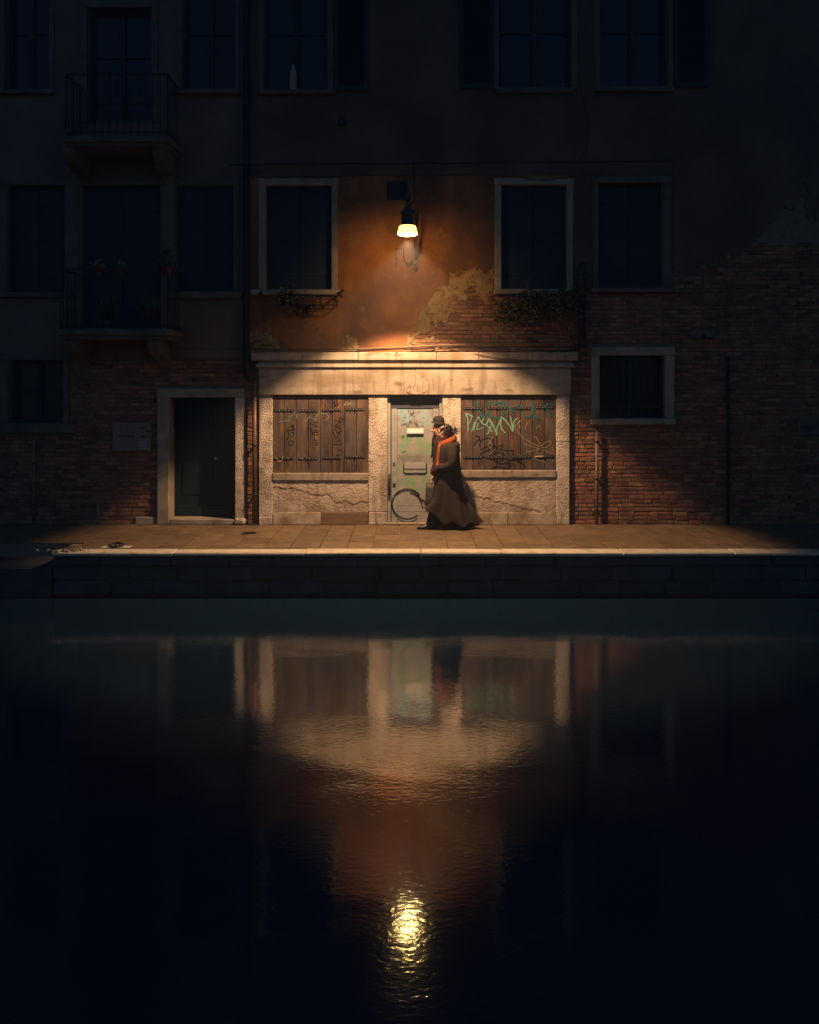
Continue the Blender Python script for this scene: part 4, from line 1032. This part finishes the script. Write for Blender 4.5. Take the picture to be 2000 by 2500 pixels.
foliage(t, (xs - .30, -.2, zs - .02), (.36, .15, .22), 1200, 41, .03, .30, 120)
foliage(t, (xs + .28, -.2, zs + .0), (.38, .15, .19), 1100, 42, .03, .25, 60)
def planter(px, py, Y, r, n, seed, label, fl=0):
    xs, zs = at(px, py, Y); t = thing('balcony_plant', label, 'potted plant', (xs, Y, zs))
    mb = MB(); mb.lathe([(.06, -.02), (.085, .12), (.095, .125), (.095, .15), (.075, .15)], (xs, Y, zs), 14); build('pot', mb, TERRA, t)
    foliage(t, (xs, Y, zs + .15 + r[2] * .6), r, n, seed, .028, .05, fl)
planter(408, 672, -.80, (.16, .12, .16), 420, 51, 'dark bushy plant on the right corner of the lower balcony rail')
planter(238, 672, -.80, (.10, .08, .07), 120, 52, 'pale flowering plant on the left part of the lower balcony rail', 26)
planter(290, 673, -.80, (.09, .08, .06), 100, 53, 'pale flowering plant in the middle of the lower balcony rail', 22)
planter(360, 776, -.62, (.20, .1, .16), 300, 54, 'leafy plant on the lower balcony floor behind the railing', 10)
planter(268, 776, -.62, (.14, .1, .12), 200, 55, 'low leafy plant near the middle of the lower balcony floor', 6)
t = thing('climbing_plant', 'thin dry climber around the dark flue between the right hand windows', 'climbing plant', (wx(1415), -.12, 2.9))
foliage(t, (wx(1416), -.14, 3.95), (.14, .08, .62), 420, 61, .022, .1)
# weeds and rubble at the quay corner
t = thing('weed_clump', 'pale weeds and rubble on the kerb corner beside the landing steps', 'weeds', (-4.7, -2.38, 0))
rg = random.Random(9); mb = MB()
for _ in range(60):
    p = (-4.72 + rg.gauss(0, .16), -2.40 + rg.gauss(0, .05), .01); s = rg.uniform(.008, .03); mb.sphere((p[0], p[1], .006 + s * .5), (s, s * .8, s * .7), 6)
build('rubble', mb, KERB, t, kind='stuff')
mb = MB()
for _ in range(90):
    x_, y_ = -4.70 + rg.gauss(0, .13), -2.40 + rg.gauss(0, .04); mb.tube([(x_, y_, .0), (x_ + rg.uniform(-.03, .03), y_, rg.uniform(.03, .09)), (x_ + rg.uniform(-.07, .07), y_ + rg.uniform(-.03, .03), rg.uniform(.04, .10))], [.003, .002, .001], 3)
build('grass_blades', mb, LEAF, t, kind='stuff', fix=False)

# ------------------------------------------------------------------ people
def capsule(mb, a, b, ra, rb, n=12):
    a, b = Vector(a), Vector(b); mb.sphere(a, ra, n); mb.sphere(b, rb, n); mb.tube([a, b], [ra, rb], n)
def fuse(name, mb, m, parent, voxel=.008, smooth=2):
    o = build(name, mb, m, parent)
    md = o.modifiers.new('remesh', 'REMESH'); md.mode = 'VOXEL'; md.voxel_size = voxel
    if smooth:
        s = o.modifiers.new('smooth', 'SMOOTH'); s.iterations = smooth; s.factor = .5
    bpy.context.view_layer.update()
    me = bpy.data.meshes.new_from_object(o.evaluated_get(bpy.context.evaluated_depsgraph_get()))
    o.modifiers.clear(); old = o.data; o.data = me; bpy.data.meshes.remove(old); me.name = name
    me.polygons.foreach_set('use_smooth', [True] * len(me.polygons))
    if not me.materials: me.materials.append(m)
    return o
def hand(mb, wrist, d, up, s=1.0):
    """relaxed hand: palm, four curled fingers of different length, a thumb from the side of the palm"""
    d = Vector(d).normalized(); up = Vector(up); side = d.cross(up).normalized(); up = side.cross(d).normalized(); w = Vector(wrist)
    for k in (-1.2, -.4, .4, 1.2): capsule(mb, w + side * .010 * k * s, w + d * .085 * s + side * .019 * k * s, .016 * s, .014 * s, 8)
    for k, L in ((-1.5, .062), (-.5, .075), (.5, .082), (1.5, .072)):
        a = w + d * .09 * s + side * .0185 * k * s; b = a + (d * .8 - up * .55).normalized() * L * .5 * s; c = b + (d * .25 - up * .95).normalized() * L * .45 * s
        capsule(mb, a, b, .0105 * s, .0095 * s, 8); capsule(mb, b, c, .0095 * s, .008 * s, 8)
    a = w + d * .025 * s + side * .034 * s; b = a + (d * .7 + side * .6 - up * .3).normalized() * .04 * s; c = b + (d * .9 - up * .5).normalized() * .03 * s
    capsule(mb, a, b, .013 * s, .011 * s, 8); capsule(mb, b, c, .011 * s, .009 * s, 8)
def head(mb, c, fwd=-1, s=1.0, tilt=0.0):
    """skull, jaw, nose, brow, lips and ears; face looks along x*fwd"""
    x, y, z = c; f = fwd
    mb.sphere((x - f * .010 * s, y, z + .030 * s), (.098 * s, .078 * s, .098 * s), 18)
    mb.sphere((x + f * .025 * s, y, z - .030 * s), (.070 * s, .062 * s, .085 * s), 16)
    mb.sphere((x + f * .045 * s, y, z - .088 * s), (.036 * s, .034 * s, .026 * s), 12)
    capsule(mb, (x + f * .088 * s, y, z + .018 * s), (x + f * .112 * s, y, z - .024 * s), .011 * s, .014 * s, 10)
    for e in (-1, 1):
        mb.sphere((x + f * .080 * s, y + e * .030 * s, z + .034 * s), (.016 * s, .024 * s, .010 * s), 8)
        mb.sphere((x + f * .062 * s, y + e * .042 * s, z - .022 * s), (.024 * s, .020 * s, .022 * s), 8)
        mb.sphere((x - f * .012 * s, y + e * .080 * s, z - .004 * s), (.020 * s, .010 * s, .032 * s), 10)
    mb.sphere((x + f * .086 * s, y, z - .052 * s), (.014 * s, .024 * s, .007 * s), 8)
    mb.sphere((x + f * .083 * s, y, z - .064 * s), (.014 * s, .021 * s, .008 * s), 8)
def ring_at(z, x0, x1, ry, cy, k, n=56, ph=0.0, fold=0.0, xo=0.0):
    cx, rx = (x0 + x1) / 2, (x1 - x0) / 2
    out = []
    for i in range(n):
        a = 2 * math.pi * i / n
        g = 1 + fold * (math.sin(k * a + ph) + .5 * math.sin((2 * k + 1) * a + 1.7 * ph))
        ca, sa = math.cos(a), math.sin(a)
        out.append((cx + rx * math.copysign(abs(ca) ** .9, ca) * g, cy + ry * math.copysign(abs(sa) ** .9, sa) * g, z))
    return out
def garment(levels, cy, k=7, sub=6):
    """levels: (z, x_front, x_back, half depth, fold)"""
    rings = []
    P = spline([Vector((z, a, b)) for z, a, b, _, _ in levels], sub); Q = spline([Vector((d, f, 0)) for *_, d, f in levels], sub)
    for i, (p, q) in enumerate(zip(P, Q)): rings.append(ring_at(p.x, p.y, p.z, q.x, cy, k, ph=.35 * math.sin(i * .13) + i * .02, fold=q.y))
    return rings
def shell(mb, rings, th=.006):
    """open garment with a thickness"""
    n = len(rings[0]); inner = []
    for r in rings:
        c = sum((Vector(p) for p in r), Vector()) / n
        inner.append([tuple(Vector(p) + (c - Vector(p)).normalized() * th) for p in r])
    mb.loft(rings + inner[::-1], 0, False)

# --- the woman nearest the canal
YW = -.46
woman = thing('person', 'woman in a long dark coat and orange scarf walking left past the grey door', 'person', (.62, YW, 0))
mb = MB()
head(mb, (.545, YW - .01, 1.505), -1, .98)
capsule(mb, (.57, YW, 1.42), (.60, YW, 1.33), .052, .058)
mb.sphere((.62, YW, 1.20), (.13, .17, .17), 16); mb.sphere((.62, YW, 1.0), (.12, .14, .16), 16); mb.sphere((.63, YW, .86), (.14, .16, .13), 16)
capsule(mb, (.61, YW - .10, 1.275), (.64, YW + .10, 1.275), .055, .055)
for e in (-1, 1):
    sh = (.635, YW + e * .135, 1.27)
    el = (.64, YW + e * .205, 1.03); hd = (.47, YW + e * .12, .985)
    capsule(mb, sh, el, .052, .040); capsule(mb, el, hd, .038, .026); hand(mb, hd, (-.85, -e * .25, -.45), (-.3, e * .2, .9))
for (hip, kn, an, toe) in (((.60, YW - .08, .84), (.44, YW - .07, .48), (.335, YW - .06, .10), (.21, YW - .06, .026)), ((.66, YW + .08, .84), (.76, YW + .08, .46), (.985, YW + .07, .16), (.93, YW + .07, .032))):
    capsule(mb, hip, kn, .085, .058); capsule(mb, kn, an, .055, .036); capsule(mb, an, toe, .034, .018)
fuse('body', mb, SKIN, woman, .007)
WL = [(1.405, .515, .685, .085, 0), (1.355, .475, .735, .14, .0), (1.30, .455, .775, .19, .0), (1.20, .445, .790, .20, .01), (1.05, .435, .800, .19, .015), (.92, .425, .812, .185, .02), (.78, .405, .825, .185, .03),
      (.60, .375, .845, .19, .05), (.47, .345, .885, .195, .075), (.36, .31, .945, .20, .10), (.24, .265, 1.005, .205, .12), (.15, .235, 1.05, .21, .13), (.10, .22, 1.085, .21, .135)]
mb = MB(); RW = garment(WL, YW, 5)
RW = [[(x, y, z + max(0, .5 - z) / .4 * (.25 * max(0, (.62 - x) / .4) ** 1.3 + .05 * math.sin(21 * x) * math.cos(9 * y))) for x, y, z in r] for r in RW]
shell(mb, RW); build('coat', mb, COAT, woman)
def on_coat(z, a, s=1.0):
    for l0, l1 in zip(WL, WL[1:]):
        if l1[0] <= z <= l0[0]:
            t = (l0[0] - z) / (l0[0] - l1[0]); q = [p + (r - p) * t for p, r in zip(l0, l1)]; break
    cx, rx = (q[1] + q[2]) / 2, (q[2] - q[1]) / 2
    return Vector((cx - rx * s * math.cos(a), YW - q[3] * s * math.sin(a), z))
for e in (-1, 1):
    mb = MB(); P = spline([(.65, YW + e * .155, 1.315), (.665, YW + e * .205, 1.20), (.655, YW + e * .225, 1.05), (.58, YW + e * .20, 1.0), (.50, YW + e * .155, .985)], 5)
    n = len(P); mb.tube([tuple(p) for p in P], [.066 + .014 * math.sin(math.pi * min(1, i / (n * .6))) if i < n * .55 else .070 - .018 * (i - n * .55) / (n * .45) for i in range(n)], 14)
    build('sleeve', mb, COAT, woman)
    mb = MB(); mb.tube([(.545, YW + e * .18, .995), (.50, YW + e * .158, .985), (.455, YW + e * .135, .965), (.405, YW + e * .11, .925), (.385, YW + e * .10, .87)], [.062, .066, .058, .05, .03], 14); build('glove', mb, SLEEVE, woman)
mb = MB()
def strip(a0, a1, ztop, zbot, s0, ridges, wob=0.0):
    rows = []
    for i in range(25):
        z = ztop + (zbot - ztop) * i / 24; row = []
        for j in range(25):
            a = a0 + (a1 - a0) * j / 24 + wob * math.sin(i * .3); p = on_coat(z, a, s0 + .035 * abs(math.sin(ridges * math.pi * j / 24)) + .01 * math.sin(i * .8 + j)); row.append(tuple(p))
        rows.append(row)
    mb.loft(rows, 0, False, True, False)
strip(.12, .62, 1.345, 1.03, 1.06, 3, .02)
for k in range(16):
    a = .13 + .5 * k / 16; p = on_coat(1.035, a, 1.07); mb.tube([tuple(p), tuple(p + Vector((-.004, 0, -.03))), tuple(p + Vector((-.006 + random.uniform(-.006, .006), 0, -.055)))], .0035, 4)
neck = []
for i in range(33):
    a = 2 * math.pi * i / 32; neck.append((.60 + .118 * math.cos(a), YW + .112 * math.sin(a), 1.375 + .050 * math.cos(a)))
for dz, rr in ((0, .032), (.026, .026), (-.026, .03)): mb.tube([(x, y, z + dz) for x, y, z in neck], rr, 10)
build('scarf', mb, SCARF, woman, fix=False)
mb = MB()
mb.sphere((.715, YW, 1.315), (.085, .145, .075), 16); mb.sphere((.755, YW, 1.25), (.05, .12, .085), 14); mb.sphere((.68, YW, 1.36), (.08, .12, .035), 14)
fuse('hood', mb, COAT, woman, .012, 4)
rg = random.Random(4); mb = MB()
mb.sphere((.585, YW - .005, 1.545), (.098, .088, .092), 16)
for k in range(90):
    a, b = rg.uniform(-1.9, 1.9), rg.uniform(-.6, 1.5)
    p = Vector((.575 + .098 * math.cos(a) * math.cos(b * .9), YW - .005 + .09 * math.sin(a) * math.cos(b * .9), 1.54 + .092 * math.sin(b)))
    if p.x < .50 and p.z < 1.565: continue
    q = [p + Vector((.018 * math.cos(t), .018 * math.sin(t * .7 + k), .018 * math.sin(t))) for t in [j * .9 for j in range(7)]]
    mb.tube([tuple(v) for v in q], .0085, 5)
for k in range(26):
    p = Vector((.680 + rg.gauss(0, .022), YW + rg.gauss(0, .03), 1.515 + rg.gauss(0, .03))); q = [p + Vector((.014 * math.cos(t), .014 * math.sin(t + k), .014 * math.sin(t))) for t in [j * .9 for j in range(7)]]
    mb.tube([tuple(v) for v in q], .008, 5)
build('hair', mb, HAIR, woman, fix=False)
mb = MB(); mb.tube(spline([(.475, YW - .07, 1.575), (.53, YW - .085, 1.60), (.60, YW - .07, 1.625), (.60, YW + .07, 1.625), (.53, YW + .085, 1.60), (.475, YW + .07, 1.575)], 5), .012, 8)
build('headband', mb, RIBBON, woman)
mb = MB()
for k in range(40):
    d = Vector((abs(rg.gauss(.4, .5)), rg.gauss(0, .5), rg.gauss(.35, .7))).normalized(); o_ = Vector((.705, YW - .02, 1.54)); L = rg.uniform(.03, .075)
    mb.tube([tuple(o_), tuple(o_ + d * L * .6), tuple(o_ + d * L)], [.004, .003, .001], 4); mb.sphere(tuple(o_ + d * L), rg.uniform(.004, .009), 6)
build('hair_flower', mb, HAIR, woman, fix=False)
mb = MB()
for e in (-1, 1): mb.sphere((.4655, YW - .01 + e * .031, 1.522), (.010, .012, .009), 8)
build('eyes', mb, EYE, woman)
mb = MB()
for e in (-1, 1): mb.tube([(.448 + .0 + .018 * math.sin(t) * .2, YW - .01 + e * .033 + .022 * math.cos(t), 1.520 + .020 * math.sin(t)) for t in [2 * math.pi * j / 14 for j in range(15)]], .0022, 5)
mb.tube([(.448, YW - .055, 1.522), (.50, YW - .082, 1.525), (.55, YW - .088, 1.52)], .002, 5); mb.tube([(.446, YW - .021, 1.522), (.443, YW - .01, 1.526), (.446, YW + .001, 1.522)], .002, 5)
build('glasses', mb, STEEL, woman)
def shoe(p, heel, toe, yc, lift, parent, m=LEATHER):
    """heel and toe are x positions; lift raises the heel"""
    mb = MB(); rows = []
    for t, w, h in ((0, .028, .07), (.12, .036, .085), (.35, .038, .085), (.55, .042, .065), (.75, .046, .05), (.92, .036, .038), (1, .015, .02)):
        xx = heel + (toe - heel) * t; zb_ = lift * (1 - t) ** 1.5; rows.append([(xx, yc + w * math.cos(a), zb_ + .004 + h * .5 + h * .5 * math.sin(a)) for a in [2 * math.pi * j / 12 for j in range(12)]])
    mb.loft(rows); build('shoe', mb, m, parent)
shoe(0, .365, .115, YW - .06, 0, woman); shoe(0, 1.085, .87, YW + .07, .085, woman)
mb = MB()
for (kn, an) in (((.44, YW - .07, .48), (.33, YW - .06, .07)), ((.76, YW + .08, .46), (1.0, YW + .07, .14))): mb.tube([kn, tuple((Vector(kn) + Vector(an)) / 2), an], [.085, .08, .075], 14)
build('trousers', mb, TROUSER, woman)

# --- the man beside her, nearer the wall
YM = -.205
man = thing('person', 'man in a black bowler hat walking left just behind the orange scarfed woman', 'person', (.52, YM, 0))
mb = MB()
head(mb, (.468, YM, 1.555), -1, 1.02)
capsule(mb, (.49, YM, 1.47), (.51, YM, 1.36), .058, .064)
mb.sphere((.53, YM, 1.22), (.13, .14, .18), 16); mb.sphere((.53, YM, 1.0), (.12, .125, .16), 16); mb.sphere((.53, YM, .88), (.12, .13, .12), 16)
capsule(mb, (.52, YM - .10, 1.34), (.53, YM + .08, 1.34), .06, .06)
for e, el, hd, dr in ((-1, (.47, YM - .155, 1.06), (.375, YM - .165, .845), (-.15, 0, -1)), (1, (.60, YM + .10, 1.08), (.62, YM + .09, .86), (.1, 0, -1))):
    capsule(mb, (.525, YM + e * .12, 1.33), el, .05, .042); capsule(mb, el, hd, .04, .028); hand(mb, hd, dr, (1, 0, 0))
for (hip, kn, an, toe) in (((.52, YM - .06, .86), (.45, YM - .05, .49), (.44, YM - .05, .10), (.31, YM - .05, .035)), ((.55, YM + .06, .86), (.66, YM + .05, .48), (.85, YM + .05, .16), (.78, YM + .05, .035))):
    capsule(mb, hip, kn, .08, .058); capsule(mb, kn, an, .056, .038); capsule(mb, an, toe, .036, .03)
fuse('body', mb, SKIN, man, .007)
ML = [(1.455, .425, .585, .07, 0), (1.40, .40, .63, .12, .01), (1.33, .375, .665, .155, .015), (1.2, .365, .69, .16, .02), (1.0, .375, .69, .155, .025), (.8, .385, .70, .16, .03), (.62, .385, .73, .165, .04), (.50, .38, .75, .165, .05), (.42, .385, .76, .16, .05)]
mb = MB(); shell(mb, garment(ML, YM, 5)); build('coat', mb, COAT_M, man)
mb = MB()
for k in range(70):
    z = 1.18 + .30 * random.random(); a = random.uniform(-1.2, 1.2); rr = .10 + .06 * (1.48 - z); p = (.49 - rr * math.cos(a), YM - rr * .95 * math.sin(a), z)
    mb.tube([p, (p[0] - .018, p[1], p[2] - .05), (p[0] - .02 + random.uniform(-.012, .012), p[1], p[2] - .09)], [.014, .010, .003], 5)
build('shaggy_scarf', mb, COAT_M, man, fix=False)
for e, P in ((-1, [(.53, YM - .13, 1.365), (.49, YM - .165, 1.2), (.455, YM - .165, 1.06), (.40, YM - .17, .95), (.375, YM - .165, .85)]), (1, [(.53, YM + .12, 1.36), (.57, YM + .12, 1.2), (.60, YM + .10, 1.08), (.61, YM + .09, .97), (.62, YM + .09, .87)])):
    mb = MB(); mb.tube([tuple(p) for p in spline(P, 5)], [.07 - .02 * i / 20 for i in range(21)], 14); build('sleeve', mb, SLEEVE, man)
mb = MB(); hz = 1.640
mb.loft([[(.470 + (rx) * math.cos(a) + .0, YM + ry * math.sin(a), hz + dz + .018 * math.cos(a) ** 2 - .020 * math.cos(a) * 0 + tl * math.cos(a)) for a in [2 * math.pi * j / 32 for j in range(32)]]
         for rx, ry, dz, tl in ((.090, .082, -.004, -.012), (.126, .112, -.002, -.016), (.130, .115, .004, -.016), (.124, .110, .009, -.016), (.092, .084, .010, -.012), (.093, .085, .045, -.008), (.086, .079, .078, -.004), (.064, .060, .104, 0), (.03, .028, .115, 0), (.005, .005, .116, 0))], 0)
hat = build('hat', mb, FELT, man)
mb = MB(); mb.loft([[(.470 + .0955 * math.cos(a), YM + .0875 * math.sin(a), hz + .018 * math.cos(a) ** 2 - .011 * math.cos(a) + dz) for a in [2 * math.pi * j / 32 for j in range(32)]] for dz in (.011, .032)], 0, False); build('hat_band', mb, RIBBON, man, fix=False)
mb = MB(); mb.sphere((.505, YM, 1.58), (.075, .083, .07), 14); mb.sphere((.53, YM, 1.53), (.05, .07, .06), 12)
for k in range(40):
    a = random.uniform(-1.6, 1.6); p = (.50 + .075 * math.cos(a), YM + .078 * math.sin(a), 1.60); mb.tube([p, (p[0] + .008, p[1], 1.55), (p[0] + random.uniform(-.01, .012), p[1], 1.49)], [.012, .011, .004], 5)
build('hair', mb, HAIR, man, fix=False)
mb = MB()
for e in (-1, 1): mb.sphere((.386, YM + e * .031, 1.573), (.010, .012, .009), 8)
build('eyes', mb, EYE, man)
mb = MB()
for (kn, an) in (((.45, YM - .05, .62), (.44, YM - .05, .07)), ((.60, YM + .05, .60), (.86, YM + .05, .14))): mb.tube([kn, tuple((Vector(kn) + Vector(an)) / 2), an], [.10, .09, .08], 14)
build('trousers', mb, TROUSER, man)
shoe(0, .47, .24, YM - .05, 0, man); shoe(0, .93, .74, YM + .05, .07, man)

# --- the tote bag hanging from his near hand
bx, by, bz = .345, YM - .165, .70
bag = thing('tote_bag', 'dark grey tote bag hanging from the hand of the man in the bowler hat', 'bag', (bx, by, .33))
mb = MB(); rows = []
for z, hw, hd in ((.33, .085, .035), (.36, .10, .05), (.5, .095, .045), (.62, .085, .04), (.70, .08, .035)):
    rows.append([(bx + hw * math.copysign(abs(math.cos(a)) ** .6, math.cos(a)), by + hd * math.copysign(abs(math.sin(a)) ** .6, math.sin(a)), z + (.02 * math.cos(a) ** 2 if z > .65 else 0)) for a in [2 * math.pi * j / 24 for j in range(24)]])
mb.loft(rows); build('body', mb, BAGMAT, bag)
for e in (-1, 1):
    mb = MB(); mb.tube(spline([(bx - .05, by + e * .03, .70), (bx - .02, by + e * .02, .76), (bx + .01, by, .785), (bx + .04, by + e * .02, .76), (bx + .055, by + e * .03, .70)], 5), .006, 6); build('handle', mb, LEATHER, bag)

# ------------------------------------------------------------------ thin mist added round the scene for lamp halo and lifted blacks
mb = MB(); mb.box(-44, 44, -34, 9, -2.4, 11.4)
HAZE = bpy.data.materials.new('added_halo_mist'); HAZE.use_nodes = True
hn = HAZE.node_tree.nodes; hn.remove(hn['Principled BSDF'])
pv = hn.new('ShaderNodeVolumePrincipled'); pv.inputs['Color'].default_value = (.9, .95, 1, 1); pv.inputs['Density'].default_value = .0027; pv.inputs['Anisotropy'].default_value = .2
HAZE.node_tree.links.new(pv.outputs[0], hn['Material Output'].inputs['Volume'])
build('haze', mb, HAZE, kind='stuff')
